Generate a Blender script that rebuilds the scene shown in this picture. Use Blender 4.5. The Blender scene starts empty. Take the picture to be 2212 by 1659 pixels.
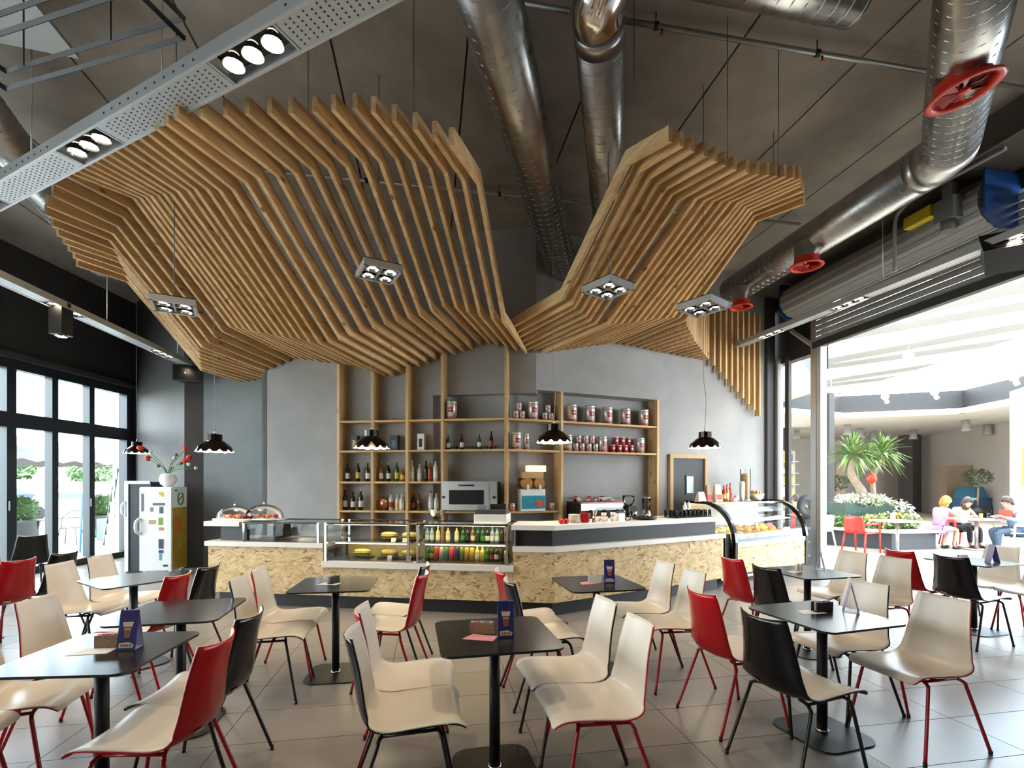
import bpy, bmesh, math, random
from math import sin, cos, pi, radians as R, sqrt
from mathutils import Vector, Matrix
random.seed(7)
S = bpy.context.scene
COL = S.collection

# ------------------------------------------------------------------ camera
cam = bpy.data.cameras.new('camera'); cam_o = bpy.data.objects.new('camera', cam); COL.objects.link(cam_o)
cam_o.location = (0, 0, 1.55); cam_o.rotation_euler = (pi/2, 0, 0)
cam.sensor_width = 36.0; cam.sensor_fit = 'HORIZONTAL'
cam.lens = 36.0 * 1050.0 / 2212.0
cam.shift_y = 217.5 / 2212.0
cam.clip_start = 0.05; cam.clip_end = 400
S.camera = cam_o
# ------------------------------------------------------------------ sky and exposure
W = bpy.data.worlds.new('overcast_sky'); S.world = W; W.use_nodes = True
wn = W.node_tree; wn.nodes.clear()
wo = wn.nodes.new('ShaderNodeOutputWorld'); wb = wn.nodes.new('ShaderNodeBackground')
wtc = wn.nodes.new('ShaderNodeTexCoord'); wnz = wn.nodes.new('ShaderNodeTexNoise'); wcr = wn.nodes.new('ShaderNodeValToRGB')
wnz.inputs['Scale'].default_value = 2.2; wnz.inputs['Detail'].default_value = 5
wcr.color_ramp.elements[0].position = 0.35; wcr.color_ramp.elements[0].color = (0.62, 0.83, 1.0, 1)
wcr.color_ramp.elements[1].position = 0.6; wcr.color_ramp.elements[1].color = (0.92, 0.97, 1.0, 1)
wn.links.new(wtc.outputs['Generated'], wnz.inputs['Vector']); wn.links.new(wnz.outputs['Fac'], wcr.inputs['Fac'])
wn.links.new(wcr.outputs['Color'], wb.inputs['Color']); wb.inputs['Strength'].default_value = 11.0
wn.links.new(wb.outputs['Background'], wo.inputs['Surface'])
S.view_settings.view_transform = 'Standard'; S.view_settings.look = 'None'
S.view_settings.gamma = 1.0; S.view_settings.use_curve_mapping = False
S.view_settings.exposure = 0.75
cy = S.cycles
cy.use_denoising = True
try: cy.denoiser = 'OPENIMAGEDENOISE'
except Exception: pass
cy.max_bounces = 7; cy.diffuse_bounces = 4; cy.glossy_bounces = 4; cy.transmission_bounces = 6; cy.transparent_max_bounces = 12
cy.sample_clamp_indirect = 6.0; cy.caustics_reflective = False; cy.caustics_refractive = False
cy.use_adaptive_sampling = True; cy.adaptive_threshold = 0.02

def light(name, kind, loc, energy, color, **kw):
    d = bpy.data.lights.new(name, kind); o = bpy.data.objects.new(name, d); COL.objects.link(o)
    o.location = loc; d.energy = energy; d.color = color
    for k, v in kw.items(): setattr(d, k, v)
    return o
# sky portals: they only guide sampling of the sky through the real openings
def portal(name, loc, rot, sx, sy):
    o = light(name, 'AREA', loc, 1.0, (1, 1, 1), shape='RECTANGLE', size=sx, size_y=sy)
    o.rotation_euler = rot; o.data.cycles.is_portal = True
portal('sky_portal_windows', (-8.55, 3.6, 1.9), (0, -pi/2, 0), 3.5, 14.4)
portal('sky_portal_skylight', (13.6, 13.5, 6.9), (0, 0, 0), 13.0, 20.0)

# ------------------------------------------------------------------ materials
def srgb(r, g, b):
    f = lambda c: c/12.92 if c <= 0.04045 else ((c+0.055)/1.055)**2.4
    return (f(r/255), f(g/255), f(b/255))
MATS = {}
def mat(name, col, rough=0.5, metal=0.0, var=0.0, scale=6.0, bump=0.0, bscale=40.0, stretch=(1,1,1), spec=0.5, trans=0.0, ior=1.45, emit=None, estr=0.0, coat=0.0, alpha=1.0, rvar=0.0):
    """principled material; var = procedural colour variation, bump = fine relief"""
    if name in MATS: return MATS[name]
    m = bpy.data.materials.new(name); m.use_nodes = True; MATS[name] = m
    n = m.node_tree; b = n.nodes['Principled BSDF']; L = n.links.new
    b.inputs['Base Color'].default_value = (*col, 1); b.inputs['Roughness'].default_value = rough
    b.inputs['Metallic'].default_value = metal; b.inputs['Specular IOR Level'].default_value = spec
    b.inputs['Transmission Weight'].default_value = trans; b.inputs['IOR'].default_value = ior
    b.inputs['Coat Weight'].default_value = coat; b.inputs['Alpha'].default_value = alpha
    if emit: b.inputs['Emission Color'].default_value = (*emit, 1); b.inputs['Emission Strength'].default_value = estr
    if var or bump:
        tc = n.nodes.new('ShaderNodeTexCoord'); mp = n.nodes.new('ShaderNodeMapping'); mp.inputs['Scale'].default_value = stretch
        L(tc.outputs['Object'], mp.inputs['Vector'])
        if var:
            nz = n.nodes.new('ShaderNodeTexNoise'); nz.inputs['Scale'].default_value = scale; nz.inputs['Detail'].default_value = 6; nz.inputs['Roughness'].default_value = 0.6
            L(mp.outputs['Vector'], nz.inputs['Vector'])
            cr = n.nodes.new('ShaderNodeValToRGB')
            cr.color_ramp.elements[0].position = 0.3; cr.color_ramp.elements[1].position = 0.7
            cr.color_ramp.elements[0].color = (*[max(0, c*(1-var)) for c in col], 1); cr.color_ramp.elements[1].color = (*[min(1, c*(1+var)) for c in col], 1)
            L(nz.outputs['Fac'], cr.inputs['Fac']); L(cr.outputs['Color'], b.inputs['Base Color'])
            if rvar:
                mr = n.nodes.new('ShaderNodeMapRange'); mr.inputs['To Min'].default_value = rough-rvar; mr.inputs['To Max'].default_value = rough+rvar
                L(nz.outputs['Fac'], mr.inputs['Value']); L(mr.outputs['Result'], b.inputs['Roughness'])
        if bump:
            n2 = n.nodes.new('ShaderNodeTexNoise'); n2.inputs['Scale'].default_value = bscale; n2.inputs['Detail'].default_value = 4
            L(mp.outputs['Vector'], n2.inputs['Vector'])
            bp = n.nodes.new('ShaderNodeBump'); bp.inputs['Strength'].default_value = bump; bp.inputs['Distance'].default_value = 0.01
            L(n2.outputs['Fac'], bp.inputs['Height']); L(bp.outputs['Normal'], b.inputs['Normal'])
    return m

def wood(name, dark, light_, axis=1, rough=0.55, knots=True):
    """pine: grain stretched along one local axis, random tone per board, sparse knots"""
    m = bpy.data.materials.new(name); m.use_nodes = True; MATS[name] = m
    n = m.node_tree; b = n.nodes['Principled BSDF']; L = n.links.new
    b.inputs['Roughness'].default_value = rough; b.inputs['Specular IOR Level'].default_value = 0.3
    tc = n.nodes.new('ShaderNodeTexCoord'); oi = n.nodes.new('ShaderNodeObjectInfo')
    ad = n.nodes.new('ShaderNodeVectorMath'); ad.operation = 'MULTIPLY_ADD'; ad.inputs[1].default_value = (37, 37, 37)
    cb = n.nodes.new('ShaderNodeCombineXYZ')
    for i in range(3): L(oi.outputs['Random'], cb.inputs[i])
    L(cb.outputs[0], ad.inputs[0]); L(tc.outputs['Object'], ad.inputs[2])
    mp = n.nodes.new('ShaderNodeMapping'); sc = [14.0]*3; sc[axis] = 0.9; mp.inputs['Scale'].default_value = sc
    L(ad.outputs[0], mp.inputs['Vector'])
    nz = n.nodes.new('ShaderNodeTexNoise'); nz.inputs['Scale'].default_value = 1.6; nz.inputs['Detail'].default_value = 5; nz.inputs['Distortion'].default_value = 0.6
    L(mp.outputs['Vector'], nz.inputs['Vector'])
    cr = n.nodes.new('ShaderNodeValToRGB'); cr.color_ramp.elements[0].position = 0.3; cr.color_ramp.elements[1].position = 0.68
    cr.color_ramp.elements[0].color = (*dark, 1); cr.color_ramp.elements[1].color = (*light_, 1)
    L(nz.outputs['Fac'], cr.inputs['Fac'])
    hs = n.nodes.new('ShaderNodeHueSaturation')
    mv = n.nodes.new('ShaderNodeMapRange'); mv.inputs['To Min'].default_value = 0.82; mv.inputs['To Max'].default_value = 1.14
    L(oi.outputs['Random'], mv.inputs['Value']); L(mv.outputs['Result'], hs.inputs['Value']); L(cr.outputs['Color'], hs.inputs['Color'])
    out = hs.outputs['Color']
    if knots:
        mk = n.nodes.new('ShaderNodeMapping'); sk = [6.0]*3; sk[axis] = 2.4; mk.inputs['Scale'].default_value = sk; L(ad.outputs[0], mk.inputs['Vector'])
        vo = n.nodes.new('ShaderNodeTexVoronoi'); vo.inputs['Scale'].default_value = 1.0; L(mk.outputs['Vector'], vo.inputs['Vector'])
        kr = n.nodes.new('ShaderNodeValToRGB'); kr.color_ramp.elements[0].position = 0.05; kr.color_ramp.elements[0].color = (1, 1, 1, 1)
        kr.color_ramp.elements[1].position = 0.13; kr.color_ramp.elements[1].color = (0, 0, 0, 1)
        L(vo.outputs['Distance'], kr.inputs['Fac'])
        mx = n.nodes.new('ShaderNodeMix'); mx.data_type = 'RGBA'; L(kr.outputs['Color'], mx.inputs['Factor']); L(out, mx.inputs['A'])
        mx.inputs['B'].default_value = (*[c*0.32 for c in dark], 1); out = mx.outputs['Result']
    L(out, b.inputs['Base Color'])
    return m

def osb(name):
    m = bpy.data.materials.new(name); m.use_nodes = True; MATS[name] = m
    n = m.node_tree; b = n.nodes['Principled BSDF']; L = n.links.new
    b.inputs['Roughness'].default_value = 0.55; b.inputs['Specular IOR Level'].default_value = 0.3
    tc = n.nodes.new('ShaderNodeTexCoord')
    nz = n.nodes.new('ShaderNodeTexNoise'); nz.inputs['Scale'].default_value = 5.0; nz.inputs['Detail'].default_value = 2
    L(tc.outputs['Object'], nz.inputs['Vector'])
    prev = None
    for k, (rot, sc, pal) in enumerate([((0, 0.5, 0.2), (14, 14, 44), [(0.42,0.29,0.14),(0.62,0.46,0.25),(0.52,0.38,0.19),(0.70,0.54,0.32)]),
                                        ((0, -0.7, 0.1), (17, 17, 50), [(0.30,0.17,0.07),(0.66,0.50,0.28),(0.55,0.40,0.20),(0.60,0.44,0.23)])]):
        mx0 = n.nodes.new('ShaderNodeVectorMath'); mx0.operation = 'MULTIPLY_ADD'; mx0.inputs[1].default_value = (0.25, 0.25, 0.25)
        L(nz.outputs['Color'], mx0.inputs[0]); L(tc.outputs['Object'], mx0.inputs[2])
        mp = n.nodes.new('ShaderNodeMapping'); mp.inputs['Rotation'].default_value = rot; mp.inputs['Scale'].default_value = sc
        L(mx0.outputs[0], mp.inputs['Vector'])
        vo = n.nodes.new('ShaderNodeTexVoronoi'); vo.inputs['Scale'].default_value = 1.0; L(mp.outputs['Vector'], vo.inputs['Vector'])
        sp = n.nodes.new('ShaderNodeSeparateColor'); L(vo.outputs['Color'], sp.inputs['Color'])
        cr = n.nodes.new('ShaderNodeValToRGB'); cr.color_ramp.interpolation = 'CONSTANT'
        e = cr.color_ramp.elements; e[0].position = 0.0; e[0].color = (*pal[0], 1); e[1].position = 0.14; e[1].color = (*pal[1], 1)
        for pos, c in ((0.45, pal[2]), (0.75, pal[3])):
            x = e.new(pos); x.color = (*c, 1)
        L(sp.outputs['Red'], cr.inputs['Fac'])
        if prev is None: prev = (cr, sp)
        else:
            mx = n.nodes.new('ShaderNodeMix'); mx.data_type = 'RGBA'
            gt = n.nodes.new('ShaderNodeMath'); gt.operation = 'GREATER_THAN'; gt.inputs[1].default_value = 0.5; L(prev[1].outputs['Green'], gt.inputs[0])
            L(gt.outputs[0], mx.inputs['Factor']); L(prev[0].outputs['Color'], mx.inputs['A']); L(cr.outputs['Color'], mx.inputs['B'])
            L(mx.outputs['Result'], b.inputs['Base Color'])
    return m

PINE_Y = wood('pine_along_board', (0.50, 0.285, 0.12), (0.72, 0.50, 0.26), 1)
PINE_Z = wood('pine_upright', (0.50, 0.285, 0.12), (0.72, 0.50, 0.26), 2)
PINE_X = wood('pine_shelf', (0.52, 0.30, 0.13), (0.72, 0.50, 0.26), 0)
OSB = osb('osb_flakes')
M_ceil = mat('raw_concrete', (0.30, 0.262, 0.225), 0.8, var=0.22, scale=1.6, bump=0.12, bscale=9)
M_wall = mat('grey_microcement', (0.31, 0.298, 0.288), 0.65, var=0.13, scale=1.3, bump=0.04, bscale=14)
M_wall2 = mat('grey_blue_plaster', (0.15, 0.165, 0.17), 0.6, var=0.18, scale=1.1)
M_dark = mat('charcoal_plaster', (0.055, 0.053, 0.052), 0.65, var=0.15, scale=1.2)
M_tile = mat('grey_porcelain', (0.235, 0.212, 0.193), 0.30, var=0.07, scale=2.2, bump=0.015, bscale=30, rvar=0.06, spec=0.5)
M_grout = mat('dark_grout', (0.09, 0.08, 0.075), 0.8)
M_winframe = mat('anthracite_frame', (0.022, 0.027, 0.032), 0.35)
M_black = mat('black_gloss_plastic', (0.006, 0.006, 0.006), 0.18, spec=0.5)
M_blackm = mat('black_powder_coat', (0.008, 0.008, 0.008), 0.42)
M_red = mat('red_gloss_plastic', (0.42, 0.006, 0.010), 0.20)
M_redp = mat('red_powder_coat', (0.34, 0.006, 0.010), 0.3)
M_cream = mat('cream_plastic', (0.66, 0.60, 0.52), 0.32)
M_steel = mat('galvanised_steel', (0.46, 0.455, 0.44), 0.30, metal=1.0, var=0.16, scale=7, rvar=0.08)
M_alu = mat('brushed_aluminium', (0.55, 0.55, 0.54), 0.35, metal=1.0)
M_paintgrey = mat('light_grey_paint', (0.40, 0.39, 0.375), 0.5)
M_white = mat('white_laminate', (0.72, 0.68, 0.64), 0.35)
M_whitegloss = mat('white_enamel', (0.80, 0.80, 0.79), 0.3)
M_glass = mat('clear_glass', (1, 1, 1), 0.0, trans=1.0, ior=1.45)
M_chrome = mat('chrome', (0.75, 0.75, 0.74), 0.12, metal=1.0)
M_lamp = mat('lamp_glow', (1, 1, 1), 0.5, emit=(1.0, 0.80, 0.55), estr=60)
M_ductred = mat('red_vent_paint', (0.62, 0.035, 0.015), 0.35)

def thin_glass(name, tint=(1, 1, 1), refl=0.08):
    """flat pane: clear transmission with a mirror share that grows at grazing angles"""
    m = bpy.data.materials.new(name); m.use_nodes = True; MATS[name] = m
    n = m.node_tree; n.nodes.clear(); L = n.links.new
    o = n.nodes.new('ShaderNodeOutputMaterial'); t = n.nodes.new('ShaderNodeBsdfTransparent'); g = n.nodes.new('ShaderNodeBsdfGlossy')
    t.inputs['Color'].default_value = (*tint, 1); g.inputs['Roughness'].default_value = 0.0
    fr = n.nodes.new('ShaderNodeFresnel'); fr.inputs['IOR'].default_value = 1.35
    mx = n.nodes.new('ShaderNodeMixShader'); L(fr.outputs[0], mx.inputs[0]); L(t.outputs[0], mx.inputs[1]); L(g.outputs[0], mx.inputs[2]); L(mx.outputs[0], o.inputs['Surface'])
    return m
M_pane = thin_glass('window_pane_glass', (0.93, 0.97, 0.97))

# ------------------------------------------------------------------ mesh builder
class MB:
    def __init__(s): s.v = []; s.f = []; s.mi = []; s.sm = []
    def add(s, vs, fs, m=0, smooth=False):
        o = len(s.v); s.v += [tuple(v) for v in vs]; s.f += [tuple(i+o for i in f) for f in fs]; s.mi += [m]*len(fs); s.sm += [smooth]*len(fs); return s
    def box(s, c, d, rz=0.0, m=0, M=None):
        x, y, z = d[0]/2, d[1]/2, d[2]/2; ca, sa = cos(rz), sin(rz); vs = []
        for dz in (-z, z):
            for a, b in ((-x, -y), (x, -y), (x, y), (-x, y)):
                p = Vector((a*ca-b*sa, a*sa+b*ca, dz))
                if M is not None: p = M @ Vector((a, b, dz))
                vs.append((c[0]+p[0], c[1]+p[1], c[2]+p[2]))
        return s.add(vs, [(3,2,1,0),(4,5,6,7),(0,1,5,4),(1,2,6,5),(2,3,7,6),(3,0,4,7)], m)
    def prism(s, poly, z0, z1, m=0, smooth=False):
        n = len(poly); vs = [(x, y, z0) for x, y in poly]+[(x, y, z1) for x, y in poly]
        s.add(vs, [tuple(range(n-1, -1, -1)), tuple(range(n, 2*n))], m)
        return s.add(vs, [(i, (i+1) % n, n+(i+1) % n, n+i) for i in range(n)], m, smooth)
    def tube(s, pts, r, n=8, m=0, caps=True, smooth=True):
        pts = [Vector(p) for p in pts]; N = len(pts); rr = r if isinstance(r, (list, tuple)) else [r]*N
        vs = []; up = None
        for i, p in enumerate(pts):
            d = (pts[min(i+1, N-1)]-pts[max(i-1, 0)]).normalized()
            if up is None: up = Vector((0, 0, 1)) if abs(d.z) < 0.9 else Vector((1, 0, 0))
            a = d.cross(up).normalized(); b = a.cross(d).normalized(); up = b
            for k in range(n):
                t = 2*pi*k/n; vs.append(p+(a*cos(t)+b*sin(t))*rr[i])
        fs = [(i*n+k, i*n+(k+1) % n, (i+1)*n+(k+1) % n, (i+1)*n+k) for i in range(N-1) for k in range(n)]
        s.add(vs, fs, m, smooth)
        if caps:
            o = len(s.v)-len(vs); s.f += [tuple(o+k for k in range(n-1, -1, -1)), tuple(o+(N-1)*n+k for k in range(n))]; s.mi += [m, m]; s.sm += [False, False]
        return s
    def lathe(s, prof, n=16, c=(0, 0, 0), m=0, smooth=True, cap=True):
        vs = [(c[0]+r*cos(2*pi*k/n), c[1]+r*sin(2*pi*k/n), c[2]+z) for r, z in prof for k in range(n)]; N = len(prof)
        fs = [(i*n+k, i*n+(k+1) % n, (i+1)*n+(k+1) % n, (i+1)*n+k) for i in range(N-1) for k in range(n)]
        s.add(vs, fs, m, smooth)
        if cap:
            o = len(s.v)-len(vs); s.f += [tuple(o+k for k in range(n-1, -1, -1)), tuple(o+(N-1)*n+k for k in range(n))]; s.mi += [m, m]; s.sm += [False, False]
        return s
    def quad(s, *p, m=0): return s.add(p, [tuple(range(len(p)))], m)
    def sheet(s, fn, nu, nv, th=0.0, m=0, smooth=True):
        """grid surface fn(u,v) given thickness th along -normal, closed rim"""
        g = [[Vector(fn(i/nu, j/nv)) for i in range(nu+1)] for j in range(nv+1)]
        vs = [p for row in g for p in row]; w = nu+1
        fs = [(j*w+i, j*w+i+1, (j+1)*w+i+1, (j+1)*w+i) for j in range(nv) for i in range(nu)]
        if th:
            back = []
            for j in range(nv+1):
                for i in range(nu+1):
                    du = g[j][min(i+1, nu)]-g[j][max(i-1, 0)]; dv = g[min(j+1, nv)][i]-g[max(j-1, 0)][i]
                    back.append(g[j][i]-du.cross(dv).normalized()*th)
            o = len(vs); vs += back; fs += [tuple(o+k for k in reversed(f)) for f in fs]
            s.add(vs, fs, m, smooth)
            rim = [(i, 0) for i in range(nu)]+[(nu, j) for j in range(nv)]+[(nu-i, nv) for i in range(nu)]+[(0, nv-j) for j in range(nv)]
            idx = [j*w+i for i, j in rim]; b0 = len(s.v)-len(vs)
            for k in range(len(idx)):
                a, c = idx[k], idx[(k+1) % len(idx)]
                s.f.append((b0+a, b0+o+a, b0+o+c, b0+c)); s.mi.append(m); s.sm.append(False)
            return s
        return s.add(vs, fs, m, smooth)
    def blob(s, c, r, n=10, k=6, m=0, jit=0.0):
        rx, ry, rz = r if isinstance(r, tuple) else (r, r, r); vs = [(c[0], c[1], c[2]-rz)]
        for j in range(1, k):
            t = -pi/2+pi*j/k
            for i in range(n):
                q = 1+random.uniform(-jit, jit); vs.append((c[0]+rx*q*cos(t)*cos(2*pi*i/n), c[1]+ry*q*cos(t)*sin(2*pi*i/n), c[2]+rz*q*sin(t)))
        vs.append((c[0], c[1], c[2]+rz)); last = len(vs)-1
        fs = [(0, 1+(i+1) % n, 1+i) for i in range(n)]
        for j in range(k-2):
            for i in range(n):
                a = 1+j*n+i; b = 1+j*n+(i+1) % n; fs.append((a, b, b+n, a+n))
        fs += [(last, 1+(k-2)*n+i, 1+(k-2)*n+(i+1) % n) for i in range(n)]
        return s.add(vs, fs, m, True)
    def mesh(s, name, mats, off=(0, 0, 0)):
        me = bpy.data.meshes.new(name); o = Vector(off)
        me.from_pydata([Vector(v)-o for v in s.v], [], s.f)
        for mm in (mats if isinstance(mats, (list, tuple)) else [mats]): me.materials.append(mm)
        me.polygons.foreach_set('material_index', s.mi); me.polygons.foreach_set('use_smooth', s.sm); me.update()
        return me
def cat(pts, n):
    """Catmull-Rom through 2D/3D points, n samples per span"""
    P = [Vector(p) for p in pts]; out = []
    for i in range(len(P)-1):
        a = P[max(i-1, 0)]; b = P[i]; c = P[i+1]; d = P[min(i+2, len(P)-1)]
        for k in range(n):
            t = k/n; out.append(0.5*((2*b)+(c-a)*t+(2*a-5*b+4*c-d)*t*t+(3*b-a-3*c+d)*t**3))
    out.append(P[-1]); return out
def rrect(w, d, r, n=5):
    o = []
    for cx, cy, a0 in ((w/2-r, d/2-r, 0), (-w/2+r, d/2-r, pi/2), (-w/2+r, -d/2+r, pi), (w/2-r, -d/2+r, 1.5*pi)):
        for k in range(n+1): o.append((cx+r*cos(a0+pi/2*k/n), cy+r*sin(a0+pi/2*k/n)))
    return o
def obj(name, me, parent=None, loc=(0, 0, 0), rz=0.0):
    o = bpy.data.objects.new(name, me); COL.objects.link(o); o.location = loc; o.rotation_euler = (0, 0, rz); o.parent = parent; return o
def tag(o, label, catg, group=None):
    o['label'] = label; o['category'] = catg
    if group: o['group'] = group
    return o
def thing(name, label, catg, loc=(0, 0, 0), rz=0.0, group=None):
    return tag(obj(name, None, None, loc, rz), label, catg, group)
def part(name, mb, m, parent, loc=(0, 0, 0), rz=0.0, world=False):
    """child part; world=True: the builder holds world coordinates (parent unrotated)"""
    off = parent.location if world else (0, 0, 0)
    return obj(name, mb.mesh(name, m, off), parent, loc, rz)
def single(name, mb, m, label, catg, base=None, group=None):
    """a thing that is one mesh given in world coordinates"""
    if base is None:
        xs = [v[0] for v in mb.v]; ys = [v[1] for v in mb.v]; zs = [v[2] for v in mb.v]; base = ((min(xs)+max(xs))/2, (min(ys)+max(ys))/2, min(zs))
    return tag(obj(name, mb.mesh(name, m, base), None, base), label, catg, group)
def struct(name, mb, m, parent=None):
    o = obj(name, mb.mesh(name, m), parent)
    if parent is None: o['kind'] = 'structure'
    return o
def dup(o, loc=None, rz=None, label=None, parent=None):
    c = o.copy(); COL.objects.link(c); c.parent = parent
    if loc is not None: c.location = loc
    if rz is not None: c.rotation_euler = (0, 0, rz)
    if label: c['label'] = label
    for ch in list(o.children): dup(ch, parent=c)
    return c

def orand(m, lo=0.88, hi=1.1):
    """per-piece tone: scales the base colour by the object's random value"""
    n = m.node_tree; b = n.nodes['Principled BSDF']; L = n.links.new
    oi = n.nodes.new('ShaderNodeObjectInfo'); mr = n.nodes.new('ShaderNodeMapRange'); mr.inputs['To Min'].default_value = lo; mr.inputs['To Max'].default_value = hi
    hs = n.nodes.new('ShaderNodeHueSaturation'); L(oi.outputs['Random'], mr.inputs['Value']); L(mr.outputs['Result'], hs.inputs['Value'])
    lk = b.inputs['Base Color'].links
    if lk: L(lk[0].from_socket, hs.inputs['Color'])
    else: hs.inputs['Color'].default_value = b.inputs['Base Color'].default_value
    L(hs.outputs['Color'], b.inputs['Base Color']); return m
orand(M_tile, 0.93, 1.07); orand(M_ceil, 0.9, 1.1)

# ------------------------------------------------------------------ plan frames (metres, z up)
A8 = R(8); A23 = R(23); A30 = R(30); A10 = R(9.75)
FP = Vector((.711, 7.285)); FD = Vector((-cos(A8), sin(A8))); U = Vector((sin(A8), cos(A8)))          # left shelf front line
RP = Vector((.404, 7.577)); RD = Vector((cos(A23), sin(A23))); V = Vector((-sin(A23), cos(A23)))       # right wall line
OC = Vector((.49, 5.66)); RC = Vector((cos(A30), sin(A30))); NC = Vector((-sin(A30), cos(A30)))        # bar counter corner
DD = Vector((-sin(A10), cos(A10))); DR = Vector((cos(A10), sin(A10)))                                  # tile grid
FA = Vector((5.4, 8.48)); FDir = Vector((-.171, .985)).normalized(); FN = Vector((FDir.y, -FDir.x))    # shop front line, FN points to the mall
def SL(t, o=0, z=None): p = FP+FD*t+U*o; return (p.x, p.y) if z is None else (p.x, p.y, z)
def SR(s, o=0, z=None): p = RP+RD*s+V*o; return (p.x, p.y) if z is None else (p.x, p.y, z)
def CL(u, o=0, z=None): p = OC+FD*u+U*o; return (p.x, p.y) if z is None else (p.x, p.y, z)
def CR(v, o=0, z=None): p = OC+RC*v+NC*o; return (p.x, p.y) if z is None else (p.x, p.y, z)
def FF(t, o=0, z=None): p = FA+FDir*t+FN*o; return (p.x, p.y) if z is None else (p.x, p.y, z)
ZC = 5.56
CAFE = [(-8.5, -4.2), (7.62, -4.2), FF(2.4), (-8.5, 10.95)]
def clip(poly, cp):
    out = [Vector(p) for p in poly]; n = len(cp)
    for i in range(n):
        a = Vector(cp[i]); b = Vector(cp[(i+1) % n]); e = b-a; src = out; out = []
        for k in range(len(src)):
            p, q = src[k], src[(k+1) % len(src)]
            dp = e.x*(p.y-a.y)-e.y*(p.x-a.x); dq = e.x*(q.y-a.y)-e.y*(q.x-a.x)
            if dp >= 0: out.append(p)
            if dp*dq < 0: out.append(p+(q-p)*(dp/(dp-dq)))
        if not out: return []
    return [(p.x, p.y) for p in out]

# ------------------------------------------------------------------ floor: 93 x 44 cm tiles on a grout bed
fl = MB().prism(CAFE, -0.2, -0.004)
floor = struct('floor', fl, M_grout)
TW, TD = 0.93, 0.44
P0 = Vector((.12, 3.0)); kk = (Vector((1.31, 3.405))-P0).dot(DD)
tiles = []
for i in range(-14, 12):
    for j in range(-20, 26):
        c = P0+DR*((i+.5)*TW)+DD*(kk+(j+.5)*TD)
        rect = [c+DR*(sx*TW/2)+DD*(sy*TD/2) for sx, sy in ((-1,-1),(1,-1),(1,1),(-1,1))]
        cl = clip(rect, CAFE)
        if len(cl) < 3: continue
        full = all(any((Vector(p)-r).length < 1e-4 for p in cl) for r in rect)
        vis = c.y > 1.9 and abs(c.x/c.y) < 1.14 and c.y < 8.6
        tiles.append((not (full and vis), c.length, c, cl))
tiles.sort(key=lambda a: (a[0], a[1]))
tm = MB().box((0, 0, -.006), (TW-.005, TD-.005, .012)).mesh('tile', M_tile); rest = MB()
for n_, (bad, _, c, cl) in enumerate(tiles):
    if n_ < 290 and not bad: obj('tile', tm, floor, (c.x, c.y, 0), A10)
    else:
        cc = sum((Vector(p) for p in cl), Vector((0, 0)))/len(cl)
        rest.prism([tuple(cc+(Vector(p)-cc)*.994) for p in cl], -.012, 0)
ro = obj('tile_field', rest.mesh('tile_field', M_tile), floor); ro['kind'] = 'stuff'

# ------------------------------------------------------------------ ceiling: precast planks with open joints
ceiling = struct('ceiling', MB().prism(CAFE, ZC+.06, ZC+.3), M_grout)
for i in range(-9, 9):
    c0 = DR*(i*1.22+.35)
    rect = [c0+DR*.01+DD*-8, c0+DR*1.21+DD*-8, c0+DR*1.21+DD*14, c0+DR*.01+DD*14]
    cl = clip(rect, CAFE)
    if len(cl) >= 3: obj('concrete_plank', MB().prism(cl, ZC, ZC+.07).mesh('concrete_plank', M_ceil), ceiling)

# ------------------------------------------------------------------ walls
def wall(name, a, b, z0, z1, m, th=.25, back=1):
    """wall with its room face on the line a-b; thickness to the left of a->b when back=1"""
    a, b = Vector(a), Vector(b); d = (b-a).normalized(); n = Vector((-d.y, d.x))*th*back
    p = [a, b, b+n, a+n]
    if back < 0: p.reverse()
    return struct(name, MB().prism([tuple(q) for q in p], z0, z1), m)
# left: glazed window wall, plaster over and beside it
wall('wall_left', (-8.35, -4.2), (-8.35, 11.1), 3.66, 5.62, M_dark, .3, 1)
wall('wall_left', (-8.35, 10.69), (-8.35, 11.1), 0, 3.66, M_dark, .3, 1)
wall('wall_left', (-8.35, -4.2), (-8.35, -3.6), 0, 3.66, M_dark, .3, 1)
wall('wall_left', (-8.4, 10.8), (-6.1, 9.05), 0, 5.62, M_dark, .25, 1)
wall('wall_left', (-6.1, 9.05), (-5.8, 9.16), 0, 5.62, M_dark, .25, 1)
wall('wall_back', (-5.81, 9.155), (-2.6, 8.70), 0, 5.62, M_wall2, .25, 1)
# feature wall carrying the shelves
bl = SL(5.02, .23); br = SL(.37, .23)
wall('wall_back', bl, SL(2.03, .23), 0, 5.62, M_wall, .25, 1)
wall('wall_back', SL(2.03, .23), br, 2.98, 5.62, M_wall, .25, 1)
wall('wall_back', SL(2.03, .36), SL(.66, .36), 0, 2.98, M_wall, .2, 1)
wall('wall_back', bl, SL(5.02, .9), 0, 5.62, M_wall, .1, -1)
wall('wall_back', SR(-.03), SR(2.36), 3.03, 5.62, M_wall, .3, 1)
wall('wall_back', SR(-.24, .27), SR(2.36, .27), 0, 3.03, M_wall, .2, 1)
wall('wall_back', SR(2.36), SR(5.22), 0, 5.62, M_wall, .3, 1)
wall('wall_rear', (7.7, -4.2), (-8.6, -4.2), 0, 5.62, M_wall, .25, 1)
# right: shop front. dark wall over the shutter, solid wall further along outside the view
wall('wall_right', FF(-13), FF(2.4), 4.97, 5.62, mat('dark_brown_plaster', (0.028, 0.024, 0.021), 0.7), .25, -1)
wall('wall_right', FF(-13), FF(-4.9), 0, 4.97, M_wall, .25, -1)
end_strip = MB(); c = SR(5.02, -.03); end_strip.box((c[0], c[1], 2.78), (.2, .08, 5.56), A23); struct('trim_1', end_strip, mat('dark_grey_matt', (0.055, 0.05, 0.047), .6))  # narrow dark grey strip at the end of the right wall
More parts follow.
